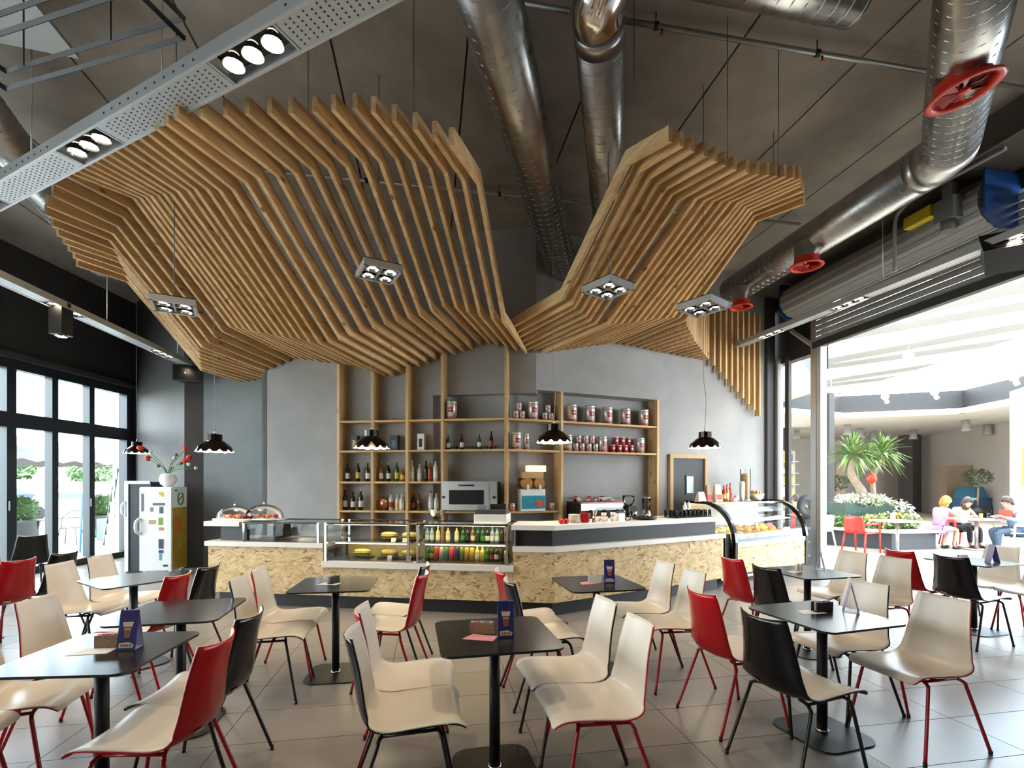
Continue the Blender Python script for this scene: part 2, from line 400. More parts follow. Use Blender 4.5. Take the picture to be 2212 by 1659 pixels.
# dropped concrete soffit strip beside the shop front
sf = MB().prism([FF(-13, -.75), FF(-13, -.02), FF(1.2, -.02), FF(1.2, -.75)], 5.2, 5.56); struct('trim_2', sf, mat('soffit_concrete', (0.10, 0.088, 0.075), .8, var=.12, scale=2))

# ------------------------------------------------------------------ window wall (bifold doors under a row of top lights)
win = obj('window_1', None, None, (-8.35, 0, 0)); win['kind'] = 'structure'
fx = -8.42
def wpart(name, mb, m=M_winframe): return part(name, mb, m, win, world=True)
wpart('head_rail', MB().box((fx, 3.52, 3.57), (.16, 14.36, .16)))
wpart('transom', MB().box((fx, 3.52, 2.635), (.16, 14.36, .25)))
wpart('sill_rail', MB().box((fx, 3.52, .06), (.18, 14.36, .12)))
ys = [10.62, 9.67, 8.89, 8.115]+[7.35-.77*k for k in range(14)]
for i, y in enumerate(ys):
    w_ = .16 if i in (0, 3) else .12
    wpart('mullion', MB().box((fx, y, 1.33), (.14, w_, 2.40))); wpart('mullion', MB().box((fx, y, 3.12), (.14, w_, .74)))
    if i < len(ys)-1:
        y1 = ys[i+1]; yc = (y+y1)/2; wd = abs(y-y1)-.12
        for z0, z1 in ((.12, 2.51), (2.76, 3.49)):
            wpart('pane', MB().quad((fx, yc-wd/2, z0), (fx, yc+wd/2, z0), (fx, yc+wd/2, z1), (fx, yc-wd/2, z1)), M_pane)
for y in (9.62, 8.06): 
    wpart('door_handle', MB().box((fx+.1, y, 1.2), (.03, .03, .16)).box((fx+.08, y, 1.2), (.06, .015, .015)), M_winframe)
# rounded plaster bead over the window head
tb = MB().box((-8.3, 3.6, 3.70), (.1, 14.5, .1)); struct('trim_3', tb, M_dark)

# ------------------------------------------------------------------ shop front posts, glazing, fascia, roller shutter
door = obj('door_1', None, None, (*FF(.07), 0)); door['kind'] = 'structure'
an = math.atan2(FDir.y, FDir.x)
def dpart(name, mb, m): return part(name, mb, m, door, world=True)
for t_, nm in ((1.05, 'post'), (.0, 'post')):
    p = FF(t_+.13); dpart('post', MB().box((p[0], p[1], 2.0 if t_ > .5 else 2.3), (.12, .10, 4.0 if t_ > .5 else 4.6), an), M_alu)
    p = FF(t_); dpart('post', MB().box((p[0], p[1], 2.0), (.09, .12, 4.0), an), M_paintgrey)
p = FF(.82, .02); dpart('post', MB().box((p[0], p[1], 2.0), (.1, .06, 4.0), an), mat('dark_grey_matt', (0.055, 0.05, 0.047), .6))
p0, p1 = FF(.94), FF(.16)
dpart('pane', MB().quad((*p0, 0), (*p1, 0), (*p1, 3.9), (*p0, 3.9)), M_pane)
fa = MB().prism([FF(.1, .02), FF(1.2, .02), FF(1.2, .2), FF(.1, .2)], 3.9, 4.98); dpart('fascia_panel', fa, mat('brown_black_panel', (0.022, 0.018, 0.015), .4))
br_ = MB(); br_.tube([FF(.6, -.1, 4.42), FF(.14, -.06, 4.02)], .04, 4, smooth=False); dpart('brace', br_, M_paintgrey)

# ------------------------------------------------------------------ roller shutter with drum, motor and end plates
M_shut = mat('shutter_lacquer', (0.30, 0.295, 0.285), .42)
sh = thing('roller_shutter', 'grey ribbed steel roller shutter half lowered over the mall opening', 'shutter', (*FF(-1.4, -.05), 3.95))
prof = []
for k in range(9):          # curtain slats, each a shallow hollow-backed section
    z0 = 4.06+k*.095
    sm = MB(); a, b = -3.9, .10
    sec = [(-.03, z0+.004), (-.055, z0+.03), (-.055, z0+.065), (-.03, z0+.091), (-.018, z0+.091), (-.018, z0+.004)]
    va = [FF(a, o, z) for o, z in sec]; vb = [FF(b, o, z) for o, z in sec]; n = len(sec)
    sm.add(va+vb, [(i, (i+1) % n, n+(i+1) % n, n+i) for i in range(n)]+[tuple(range(n-1, -1, -1)), tuple(range(n, 2*n))])
    part('slat', sm, M_shut, sh, world=True)
part('bottom_rail', MB().prism([FF(-3.9, -.08), FF(-3.9, .02), FF(.12, .02), FF(.12, -.08)], 3.95, 4.062), mat('shutter_rail', (0.03, 0.028, 0.027), .5), sh, world=True)
# drum wound with the rest of the curtain
for k in range(14):
    sm = MB(); a, b = -2.84, .34; r0 = .27; c_o, c_z = -.27, 4.83
    th0, th1 = 2*pi*k/14+.01, 2*pi*(k+1)/14-.01
    sec = [(c_o+r0*cos(th0), c_z+r0*sin(th0)), (c_o+(r0+.012)*cos((th0+th1)/2), c_z+(r0+.012)*sin((th0+th1)/2)), (c_o+r0*cos(th1), c_z+r0*sin(th1)), (c_o+.1*cos((th0+th1)/2), c_z+.1*sin((th0+th1)/2))]
    va = [FF(a, o, z) for o, z in sec]; vb = [FF(b, o, z) for o, z in sec]
    sm.add(va+vb, [(0,1,5,4),(1,2,6,5),(2,3,7,6),(3,0,4,7),(3,2,1,0),(4,5,6,7)])
    part('drum_slat', sm, M_shut, sh, world=True)
M_blue = mat('blue_end_plate', (0.008, 0.055, 0.20), .4)
for t_ in (.37, -2.9):
    mb = MB(); o0, o1, z0, z1 = -.52, .0, 4.50, 5.15
    mb.add([FF(t_+d, o, z) for d in (0, .02) for o, z in ((o0, z0+.15), (o0+.15, z0), (o1, z0), (o1, z1), (o0, z1))], [(4,3,2,1,0), (5,6,7,8,9)]+[(i, (i+1) % 5, 5+(i+1) % 5, 5+i) for i in range(5)])
    part('end_plate', mb, M_blue, sh, world=True)
mo = part('motor', MB().prism([FF(-2.68, -.68), FF(-2.68, -.52), FF(-2.46, -.52), FF(-2.46, -.68)], 4.72, 4.98).tube([FF(-2.57, -.6, 4.72), FF(-2.57, -.6, 4.60)], .075, 10).prism([FF(-2.63, -.65), FF(-2.63, -.55), FF(-2.53, -.55), FF(-2.53, -.65)], 4.98, 5.16), mat('motor_grey', (0.16, 0.16, 0.155), .5), sh, world=True)
part('limit_switch_box', MB().prism([FF(-2.42, -.68), FF(-2.42, -.56), FF(-2.08, -.56), FF(-2.08, -.68)], 4.86, 5.0), mat('yellow_plastic', (0.62, 0.50, 0.02), .4), sh, world=True)
cd = MB(); cd.tube(cat([FF(-2.0, -.72, 4.35), FF(-2.0, -.72, 4.98), FF(-2.1, -.72, 5.12), FF(-2.3, -.7, 5.17), FF(-3.2, -.66, 5.16)], 6), .022, 8)
single('conduit_pipe', cd, M_paintgrey, 'bent pale conduit pipe beside the shutter motor', 'pipe')

# ------------------------------------------------------------------ slatted timber canopies
LEFT = [(-4.209,3.779,-3.348,4.047,-2.010,3.345,0.230,3.598),(-4.115,3.908,-3.298,4.125,-1.907,3.423,0.230,3.637),(-4.100,3.993,-3.335,4.173,-1.928,3.459,0.000,3.665),(-4.118,4.049,-3.319,4.243,-1.902,3.517,0.230,3.709),(-4.136,4.108,-3.332,4.307,-1.885,3.580,0.230,3.765),(-4.120,4.161,-3.336,4.329,-1.883,3.596,0.230,3.742),(-4.145,4.145,-3.352,4.312,-1.873,3.554,0.230,3.694),(-4.147,4.153,-3.369,4.306,-1.880,3.513,0.230,3.662),(-4.203,4.115,-3.386,4.272,-1.855,3.495,0.230,3.609),(-4.225,4.113,-3.419,4.248,-1.856,3.464,0.000,3.589),(-4.264,4.096,-3.444,4.237,-1.854,3.438,0.230,3.530),(-4.291,4.078,-3.460,4.204,-1.870,3.394,0.230,3.483),(-4.338,4.048,-3.497,4.174,-1.877,3.354,0.230,3.438),(-4.385,4.015,-3.549,4.138,-1.905,3.314,0.000,3.393),(-4.315,4.046,-3.502,4.136,-1.861,3.278,0.230,3.348),(-4.245,4.077,-3.481,4.105,-1.830,3.256,0.230,3.302),(-4.175,4.108,-3.452,4.122,-1.814,3.253,0.230,3.307),(-4.105,4.139,-3.433,4.160,-1.802,3.290,0.000,3.339),(-4.035,4.170,-3.410,4.192,-1.777,3.338,0.230,3.404),(-3.964,4.200,-3.328,4.239,-1.717,3.373,0.230,3.447),(-3.894,4.231,-3.276,4.267,-1.670,3.406,0.230,3.482),(-3.824,4.262,-3.206,4.305,-1.618,3.450,0.000,3.476),(-3.754,4.293,-3.134,4.353,-1.581,3.491,0.230,3.537),(-3.684,4.324,-3.056,4.402,-1.532,3.527,0.230,3.558),(-3.614,4.355,-2.983,4.443,-1.490,3.568,0.230,3.578),(-3.544,4.386,-2.903,4.497,-1.435,3.612,0.230,3.606),(-3.474,4.416,-2.824,4.545,-1.383,3.651,0.230,3.626),(-3.403,4.447,-2.758,4.591,-1.340,3.684,0.230,3.647),(-3.333,4.478,-2.688,4.540,-1.287,3.634,0.230,3.598),(-3.309,4.419,-2.616,4.488,-1.250,3.579,0.230,3.548),(-3.224,4.381,-2.548,4.433,-1.194,3.531,0.230,3.501),(-3.162,4.323,-2.471,4.402,-1.156,3.479,0.230,3.464),(-3.059,4.304,-2.380,4.381,-1.041,3.480,1.600,3.489),(-2.888,4.295,-2.200,4.374,-0.872,3.471,1.600,3.499),(-2.718,4.288,-2.018,4.373,-0.696,3.470,1.600,3.497),(-2.534,4.302,-1.842,4.393,-0.524,3.456,1.600,3.496),(-2.361,4.310,-1.663,4.397,-0.347,3.450,1.600,3.487),(-2.183,4.314,-1.502,4.389,-0.178,3.448,1.600,3.474),(-2.025,4.297,-1.332,4.379,0.003,3.456,1.600,3.470)]
RIGHT = [(-4.047,4.013,-3.559,4.149,-2.474,3.432,-1.123,3.540),(-4.007,4.044,-3.514,4.152,-2.376,3.432,-0.904,3.550),(-3.970,4.069,-3.454,4.161,-2.208,3.469,-0.686,3.567),(-3.951,4.083,-3.389,4.185,-2.097,3.477,-0.473,3.586),(-3.915,4.102,-3.323,4.207,-1.970,3.493,-0.254,3.601),(-3.871,4.131,-3.248,4.234,-1.822,3.504,-0.008,3.616),(-3.844,4.151,-3.192,4.247,-1.734,3.515,0.220,3.635),(-3.843,4.159,-3.261,4.256,-1.800,3.502,0.000,3.600),(-3.824,4.196,-3.224,4.290,-1.734,3.558,0.000,3.633),(-3.805,4.235,-3.191,4.336,-1.680,3.593,0.000,3.666),(-3.772,4.282,-3.165,4.378,-1.642,3.635,0.000,3.699),(-3.749,4.322,-3.134,4.422,-1.617,3.676,0.000,3.732),(-3.727,4.363,-3.111,4.462,-1.592,3.720,0.000,3.765),(-3.681,4.413,-3.025,4.523,-1.561,3.765,0.000,3.798),(-3.586,4.469,-2.947,4.569,-1.538,3.794,0.000,3.831),(-3.476,4.529,-2.865,4.614,-1.519,3.825,0.000,3.864),(-3.404,4.550,-2.785,4.660,-1.484,3.864,0.000,3.898),(-3.306,4.584,-2.694,4.690,-1.453,3.887,0.000,3.905),(-3.210,4.585,-2.602,4.700,-1.425,3.878,0.000,3.901),(-1.309,3.847,0.000,3.895),(-1.196,3.845,0.000,3.888),(-1.084,3.841,0.000,3.882),(-0.973,3.833,0.000,3.874),(-0.864,3.823,0.000,3.867),(-0.757,3.826,0.000,3.860),(-0.652,3.827,0.000,3.854),(-0.548,3.826,0.000,3.848),(-0.446,3.823,0.000,3.842),(-0.346,3.818,0.000,3.836),(-0.246,3.811,0.000,3.830),(-0.149,3.814,0.000,3.823)]
SCREEN = {32:3.714,33:3.603,34:3.494,35:3.386,36:3.278,37:3.171,38:3.065,39:2.959,40:2.863}
def slat_mesh(path, h, t, side):
    """board of depth h and thickness t following a bent path (y along, z up), mitred at the bends"""
    P = [Vector(p) for p in path]; n = len(P); up = []
    for i in range(n):
        ds = []
        if i > 0: ds.append((P[i]-P[i-1]).normalized())
        if i < n-1: ds.append((P[i+1]-P[i]).normalized())
        nn = [Vector((-d.y, d.x)) for d in ds]
        if len(nn) == 1: up.append(P[i]+(Vector((0, h/max(.5, nn[0].y))) if nn[0].y > .5 else nn[0]*h))
        else:
            m_ = (nn[0]+nn[1]).normalized(); up.append(P[i]+m_*(h/max(.35, m_.dot(nn[0]))))
    x0, x1 = (0, t*side); vs = []
    for x in (x0, x1):
        vs += [(x, p.x, p.y) for p in P]+[(x, p.x, p.y) for p in up]
    N = 2*n; fs = []
    for i in range(n-1):
        fs += [(i, i+1, n+i+1, n+i), (N+n+i, N+n+i+1, N+i+1, N+i), (N+i, N+i+1, i+1, i), (n+i, n+i+1, N+n+i+1, N+n+i)]
    fs += [(0, n, N+n, N), (n-1, N+n-1, N+2*n-1, 2*n-1)]
    return MB().add(vs, fs)
def pairs(a): return [(a[i], a[i+1]) for i in range(0, len(a), 2)]
SH, ST = .112, .036
cl_ = thing('slatted_canopy', 'large wavy canopy of pine slats hanging over the left of the bar', 'canopy', (*SL(2.6, -2.5), 0))
for i, raw in enumerate(LEFT, 1):
    pth = pairs(raw); t = .8325+.1427*(i-3)
    if i > 32:          # slats left of the panel run on to the rear wall
        a, b = Vector(pth[2]), Vector(pth[3]); k = (1.02-a.x)/(b.x-a.x); pth[3] = tuple(a+(b-a)*k)
    p = SL(t); o = obj('slat', slat_mesh(pth, SH, ST, 1).mesh('slat', PINE_Y), cl_, (p[0]-cl_.location.x, p[1]-cl_.location.y, 0), -A8)
cr_ = thing('slatted_canopy', 'smaller wavy canopy of pine slats over the right counter, running down beside the shop front', 'canopy', (*SR(1.6, -2.2), 0))
for k, raw in enumerate(RIGHT, 1):
    pth = pairs(raw); s = .056+.142*(k-8)
    if k >= 20: pth = [(pth[0][0], 4.8)]+pth
    elif k in (6, 7): pth[3] = (.0, pth[3][1])
    p = SR(s); obj('slat', slat_mesh(pth, SH, ST, 1).mesh('slat', PINE_Y if k < 20 else PINE_Z), cr_, (p[0]-cr_.location.x, p[1]-cr_.location.y, 0), A23)
for k, zb in SCREEN.items():
    s = .056+.142*(k-8); p = SR(s)
    obj('slat', MB().box((ST/2, -.1, (zb+4.8)/2), (ST, .11, 4.8-zb)).mesh('slat', PINE_Z), cr_, (p[0]-cr_.location.x, p[1]-cr_.location.y, 0), A23)
# hidden carrier battens on top of the slats, with hanger cables to the ceiling
M_cable = mat('steel_cable', (0.18, 0.17, 0.16), .4, metal=.8)
def hanger(par, x, y, z): part('hanger_cable', MB().tube([(x, y, z), (x, y, ZC)], .004, 5), M_cable, par, world=True)
for t_, o_, z_ in ((1.0, -3.6, 4.35), (1.9, -3.6, 4.35), (3.2, -3.5, 4.32), (4.6, -2.8, 4.6), (5.3, -1.9, 4.5)): hanger(cl_, *SL(t_, o_), z_)
for s_, o_, z_ in ((-.9, -3.6, 4.27), (.0, -3.7, 4.3), (.62, -3.7, 4.35), (1.55, -2.9, 4.75)): hanger(cr_, *SR(s_, o_), z_)

# ------------------------------------------------------------------ back-bar shelving
sv = thing('back_bar_shelving', 'pine back bar shelving built into the grey wall under the canopies', 'shelving', (*SL(2, 0), 0))
UPT = {3: 3.66, 10: 3.59, 14: 3.39, 18: 3.34, 22: 3.48}
for i, zt in UPT.items():
    t = .8325+.1427*(i-3); p = SL(t); part('upright', MB().box((ST/2, .125, (zt+.06)/2), (ST+.006, .25, zt+.06)), PINE_Z, sv, (p[0]-sv.location.x, p[1]-sv.location.y, 0), -A8)
for s in (.43, 2.335):
    p = SR(s); part('upright', MB().box((0, .13, 1.515), (.042, .26, 3.03)), PINE_Z, sv, (p[0]-sv.location.x, p[1]-sv.location.y, 0), A23)
def tt(i): return .8325+.1427*(i-3)
def shelfL(t0, t1, z, th=.03):
    a, b = SL(t0-ST), SL(t1); mx = ((a[0]+b[0])/2, (a[1]+b[1])/2); ln = abs(t1-t0)-ST
    part('shelf', MB().box((0, .125, z-th/2), (ln-.004, .235, th)), PINE_X, sv, (mx[0]-sv.location.x, mx[1]-sv.location.y, 0), -A8)
Z1, Z2, Z3, Z4, Z5 = 2.57, 2.095, 1.60, 1.14, .955
for a, b in ((3, 10), (10, 14), (14, 18), (18, 22)):
    for z in (Z1, Z2, Z3, Z4, Z5):
        if z == Z3 and a == 3: continue
        shelfL(tt(a), tt(b), z)
def shelfR(p0, p1, z, dep=.24, th=.03):
    a, b = Vector(p0), Vector(p1); an_ = math.atan2((b-a).y, (b-a).x); m_ = (a+b)/2
    part('shelf', MB().box((0, dep/2, z-th/2), ((b-a).length, dep, th)), PINE_X, sv, (m_.x-sv.location.x, m_.y-sv.location.y, 0), an_)
c5a = SL(tt(3)-ST-.006, .02)
for z in (Z1, Z2, Z4): shelfR(c5a, SR(.405, .01), z)
for z in (Z1, Z2): shelfR(SR(.455, .01), SR(2.312, .01), z)
shelfR(SR(.455, .01), SR(2.312, .01), .95)

# ------------------------------------------------------------------ bar counter (two wings)
def mit(o): d = 1+U.dot(NC); p = OC+(U+NC)*(o/d); return (p.x, p.y)
bc = thing('bar_counter', 'long angled bar counter with flaked board front and white tops', 'counter', (*CL(1, .3), 0))
M_kick = mat('black_plinth', (0.012, 0.011, 0.011), .5); M_pgrey = mat('slate_panel', (0.030, 0.029, 0.030), .45)
def bpart(nm, mb, m): return part(nm, mb, m, bc, world=True)
def runL(u0, u1, o0, o1, z0, z1): return MB().prism([CL(u0, o0), CL(u1, o0), CL(u1, o1), CL(u0, o1)], z0, z1)
def runR(v0, v1, o0, o1, z0, z1): return MB().prism([CR(v0, o0), CR(v1, o0), CR(v1, o1), CR(v0, o1)], z0, z1)
def local_board(nm, a, b, z0, z1, th, m):      # board with its own axes so the flakes run flat on its face
    a, b = Vector(a), Vector(b); ln = (b-a).length; an_ = math.atan2((b-a).y, (b-a).x)
    o = part(nm, MB().box((ln/2, th/2, (z0+z1)/2), (ln-.003, th, z1-z0)), m, bc, (a.x-bc.location.x, a.y-bc.location.y, 0), an_); return o
local_board('front_panel', CL(4.46), CL(2.87), .17, .764, .03, OSB)
local_board('front_panel', CL(2.87), CL(.486), .17, .53, .03, OSB)
local_board('front_panel', CL(.486), CL(0), .17, .764, .03, OSB)
local_board('front_panel', CR(0), CR(3.04), .17, .764, .03, OSB)
local_board('end_panel', CL(4.46, .72), CL(4.46, .031), .17, .764, .03, OSB)
bpart('plinth', MB().prism([CL(4.36, .08), mit(.08), CR(3.0, .08), CR(3.0, .6), mit(.6), CL(4.36, .6)], 0, .17), M_kick)
bpart('carcass', MB().prism([CL(4.42, .035), CL(2.88, .035), CL(2.88, .7), CL(4.42, .7)], .17, .72).prism([CL(2.88, .035), CL(.47, .035), CL(.47, .7), CL(2.88, .7)], .17, .53).prism([CL(.47, .035), mit(.035), CR(3.0, .035), CR(3.0, .7), mit(.7), CL(.47, .7)], .17, .80), M_kick)
bpart('ledge', runL(4.49, 2.862, -.03, .72, .764, .825), M_white)
bpart('ledge', runL(2.875, .475, -.045, .72, .53, .60), M_white)
bpart('ledge', MB().prism([CL(.486, -.03), mit(-.03), CR(3.06, -.03), CR(3.06, .3), mit(.3), CL(.486, .3)], .764, .825), M_white)
bpart('upstand_panel', runL(4.36, 3.99, .10, .16, .825, 1.018), M_pgrey)
bpart('upstand_panel', MB().prism([CL(.45, .07), mit(.07), CR(2.95, .07), CR(2.95, .14), mit(.14), CL(.45, .14)], .825, 1.018), M_kick)
bpart('worktop', runL(4.5, 4.0, -.03, .66, 1.018, 1.076), M_white)
bpart('worktop', MB().prism([CL(.5, -.035), mit(-.035), CR(2.97, -.035), CR(2.97, .62), mit(.62), CL(.5, .62)], 1.018, 1.076), M_white)
bpart('bracket', runL(.47, .455, .0, .5, .825, 1.018), M_alu)

# glass cases set into the counter
M_deck = mat('steel_deck', (0.52, 0.51, 0.50), .28, metal=1.0); M_caseback = mat('honey_back_panel', (0.60, 0.45, 0.22), .4)
M_tube = mat('warm_tube_light', (1, 1, 1), .5, emit=(1.0, .78, .38), estr=9)
def glass_case(label, u0, u1, z0, two):
    g = thing('glass_display_case', label, 'display case', (*CL((u0+u1)/2, .3), z0), group=None)
    P = lambda nm, mb, m: part(nm, mb, m, g, world=True)
    for u_ in (u0-.012, u1+.012):
        P('post', runL(u_+.014, u_-.014, -.03, -.002, z0, 1.078), M_chrome)
        P('post', runL(u_+.014, u_-.014, .60, .63, z0, 1.078), M_chrome)
    P('top_rail', runL(u0, u1, -.03, .0, 1.060, 1.078), M_blackm); P('top_rail', runL(u0, u1, .60, .63, 1.060, 1.078), M_blackm)
    P('front_glass', MB().quad(CL(u0-.03, -.012, z0), CL(u1+.03, -.012, z0), CL(u1+.03, -.012, 1.06), CL(u0-.03, -.012, 1.06)), M_pane)
    for u_ in (u0-.006, u1+.006): P('side_glass', MB().quad(CL(u_, 0, z0), CL(u_, .6, z0), CL(u_, .6, 1.06), CL(u_, 0, 1.06)), M_pane)
    P('top_glass', MB().quad(CL(u0, .0, 1.071), CL(u1, .0, 1.071), CL(u1, .6, 1.071), CL(u0, .6, 1.071)), M_pane)
    if two:
        P('shelf', runL(u0-.02, u1+.02, .12, .58, .822, .83), thin_glass('shelf_glass', (.85, .93, .9)) if 'shelf_glass' not in MATS else MATS['shelf_glass'])
        P('shelf_lip', runL(u0-.02, u1+.02, .11, .12, .818, .834), M_white)
        P('back_door', runL(u0, (u0+u1)/2, .58, .595, z0, .818), M_caseback); P('back_door', runL((u0+u1)/2, u1, .585, .6, z0, .818), M_caseback)
        P('lamp', runL(u0-.06, u1+.06, .10, .125, 1.045, 1.058), M_tube); P('lamp', runL(u0-.06, u1+.06, .13, .15, .804, .816), M_tube)
        P('deck', runL(u0, u1, .0, .58, z0+.001, z0+.008), M_deck)
    else:
        P('deck', MB().quad(CL(u0, .02, z0+.004), CL(u1, .02, z0+.004), CL(u1, .35, z0+.02), CL(u0, .35, z0+.02)), M_deck)
        P('back_panel', MB().quad(CL(u0-.28, .55, z0+.02), CL(u1, .55, z0+.02), CL(u1, .62, 1.05), CL(u0-.28, .62, 1.05)), M_deck)
        P('side_panel', MB().prism([CL(u0-.2, .3), CL(u0-.23, .3), CL(u0-.3, .55), CL(u0-.27, .55)], z0+.01, 1.04), M_blackm)
    return g
glass_case('low glass display case with an empty steel well at the left end of the bar', 3.95, 2.915, .825, False)
glass_case('glass display case holding filled rolls, left of the drinks case', 2.84, 1.75, .60, True)
glass_case('glass display case packed with bottles and cans beside the counter corner', 1.655, .54, .60, True)

# ------------------------------------------------------------------ small wares
def col(name, c, rough=.4, **k): return mat(name, c, rough, **k)
M_label = col('paper_label', (.70, .62, .48), .6)
def bottle(name, label, glassm, labm, capm, h=.30, r=.036, loc=(0, 0, 0), group=None, neck=.35, shoulder=.62, catg='bottle'):
    b = thing(name, label, catg, loc, group=group)
    part('glass_body', MB().lathe([(r*.9, 0), (r, .006), (r, h*shoulder), (r*.85, h*(shoulder+.07)), (r*neck*1.05, h*(shoulder+.17)), (r*neck, h*.95)], 12), glassm, b)
    part('cap', MB().lathe([(r*neck*1.15, h*.93), (r*neck*1.15, h)], 10), capm, b)
    part('paper_label', MB().lathe([(r*1.012, h*.16), (r*1.012, h*.46)], 12, cap=False), labm, b)
    return b
G_dark = col('dark_bottle_glass', (.012, .014, .008), .08); G_green = col('green_bottle_glass', (.01, .09, .02), .08); G_clear = col('pale_bottle_glass', (.55, .56, .50), .06)
G_amber = col('amber_bottle_glass', (.20, .075, .015), .08); G_yel = col('straw_bottle', (.62, .50, .16), .1); G_blue = col('pale_blue_bottle', (.25, .40, .50), .1)
C_red = col('red_cap', (.5, .01, .01), .35); C_blk = col('black_cap', (.01, .01, .01), .35); C_wht = col('white_cap', (.7, .7, .68), .4); C_gold = col('gold_cap', (.5, .33, .08), .3); C_blu = col('blue_cap', (.03, .06, .3), .4); C_grn = col('green_cap', (.02, .2, .04), .4)
L_wht = col('white_label', (.72, .71, .66), .55); L_red = col('red_label', (.42, .03, .02), .5); L_yel = col('yellow_label', (.62, .45, .06), .5); L_org = col('orange_label', (.6, .2, .03), .5); L_blk = col('black_label', (.02, .02, .02), .5); L_grn = col('green_label', (.05, .25, .05), .5)
row3 = [(3.433,G_dark,L_wht,C_blk,.30,'dark wine bottle with a cream label, first on the upper bottle shelf'),(3.251,G_dark,L_yel,C_gold,.32,'dark wine bottle with a gold and white label, second on the upper bottle shelf'),(3.085,G_dark,L_wht,C_blk,.30,'dark wine bottle half behind the second upright, upper bottle shelf'),
 (2.858,G_amber,M_label,C_gold,.30,'amber spirit bottle with a tan label on the upper bottle shelf'),(2.734,G_dark,L_wht,C_wht,.29,'dark bottle with a white cap and white label, upper bottle shelf'),(2.594,G_green,L_yel,C_grn,.31,'green bottle with a yellow label on the upper bottle shelf'),(2.502,G_amber,L_yel,C_gold,.22,'short amber bottle half behind the third upright, upper bottle shelf'),
 (2.341,G_clear,L_wht,C_wht,.34,'tall clear bottle, leftmost in the third bay of the upper bottle shelf'),(2.218,G_clear,L_wht,C_wht,.28,'slim clear bottle with a pale label in the third bay, upper bottle shelf'),(2.112,G_dark,L_blk,C_blk,.33,'tall dark bottle with a black label in the third bay, upper bottle shelf'),(2.045,G_amber,L_red,C_gold,.32,'amber bottle with a red label in the third bay, upper bottle shelf'),(1.958,G_clear,L_wht,C_blk,.35,'tallest clear bottle beside the fourth upright, upper bottle shelf')]
for t_, g_, l_, c_, h_, lb in row3: bottle('spirit_bottle', lb, g_, l_, c_, h_, .036, SL(t_, .13, Z3), 'bottles on the upper bottle shelf')
row4 = [(3.473,G_dark,M_label,C_blk,.33,'dark wine bottle with a tan label, first on the lower bottle shelf'),(3.338,G_dark,L_wht,C_blk,.30,'dark wine bottle with a pale label, second on the lower bottle shelf'),(3.203,G_dark,L_wht,C_wht,.33,'tall dark bottle with a round white label on the lower bottle shelf'),
 (2.69,G_clear,L_red,C_red,.29,'clear spirit bottle with a red cap beside the copper disc'),(2.585,G_clear,L_yel,C_gold,.27,'clear bottle with a yellow cap and label, lower bottle shelf'),(2.515,G_clear,L_wht,C_wht,.26,'clear bottle with a white cap, lower bottle shelf second bay'),
 (2.318,G_dark,L_red,C_red,.27,'dark bottle with a bright red cap, lower bottle shelf third bay'),(2.226,G_amber,L_blk,C_blk,.26,'amber bottle with a black cap, lower bottle shelf third bay'),(2.035,G_clear,L_wht,C_blk,.31,'clear bottle with a black cap, lower bottle shelf third bay'),(1.945,G_clear,L_wht,C_wht,.27,'clear bottle with a wide white label beside the oven')]
for t_, g_, l_, c_, h_, lb in row4: bottle('spirit_bottle', lb, g_, l_, c_, h_, .037, SL(t_, .13, Z4), 'bottles on the lower bottle shelf')
for t_, g_, l_, c_, h_, lb in [(1.75,G_green,L_wht,C_grn,.24,'small green bottle with a white label, leftmost above the oven'),(1.533,G_dark,L_wht,C_blk,.25,'small dark bottle with a white label, second above the oven'),(1.252,G_green,L_wht,C_grn,.25,'small green bottle with a pale label, third above the oven'),(1.062,G_dark,L_red,C_blk,.29,'taller dark bottle with a red label, rightmost above the oven')]:
    bottle('liqueur_bottle', lb, g_, l_, c_, h_, .03, SL(t_, .13, Z2), 'bottles above the oven')
gm = MB().lathe([(.012, 0), (.016, .05), (.0145, .05), (.011, .006)], 10).mesh('shot_glass', thin_glass('tumbler_glass', (.86, .9, .9)))
for t_ in (1.682,1.638,1.593,1.474,1.429,1.385,1.341,1.296,1.201,1.157,1.113,.996,.952):
    tag(obj('shot_glass', gm, None, SL(t_, .07, Z2)), 'tiny clear shot glass in the row between the bottles above the oven', 'glass', 'shot glasses above the oven')
# copper disc, boxes
cdm = MB().lathe([(.002, -.02), (.09, -.02), (.105, 0), (.09, .02), (.002, .02)], 20); p = SL(2.843, .14, Z4+.105)
o = single('copper_disc', cdm, col('copper_lattice', (.55, .28, .17), .25, metal=1.0, var=.5, scale=30), 'round coppery disc bottle standing on the lower bottle shelf', 'bottle', (0, 0, 0)); o.location = p; o.rotation_euler = (pi/2, 0, -A8)
def gift_box(t_, w_, h_, m, m2, lb):
    g = thing('gift_box', lb, 'box', SL(t_, .13, Z2), -A8); part('carton', MB().box((0, 0, h_/2), (w_, .09, h_)), m, g); part('front_print', MB().box((0, -.046, h_*.45), (w_*.5, .002, h_*.5)), m2, g)
gift_box(3.30, .11, .25, col('black_card', (.012, .012, .015), .4), C_gold, 'black and gold gift box on the shelf behind the second pendant')
gift_box(2.633, .13, .24, col('dark_slate_card', (.02, .022, .027), .4), col('blue_card', (.08, .12, .2), .4), 'dark slate gift box on the shelf right of the second pendant')
gift_box(2.188, .11, .26, col('white_card', (.75, .74, .76), .5), C_blk, 'white gift box with a black drop print in the third bay')
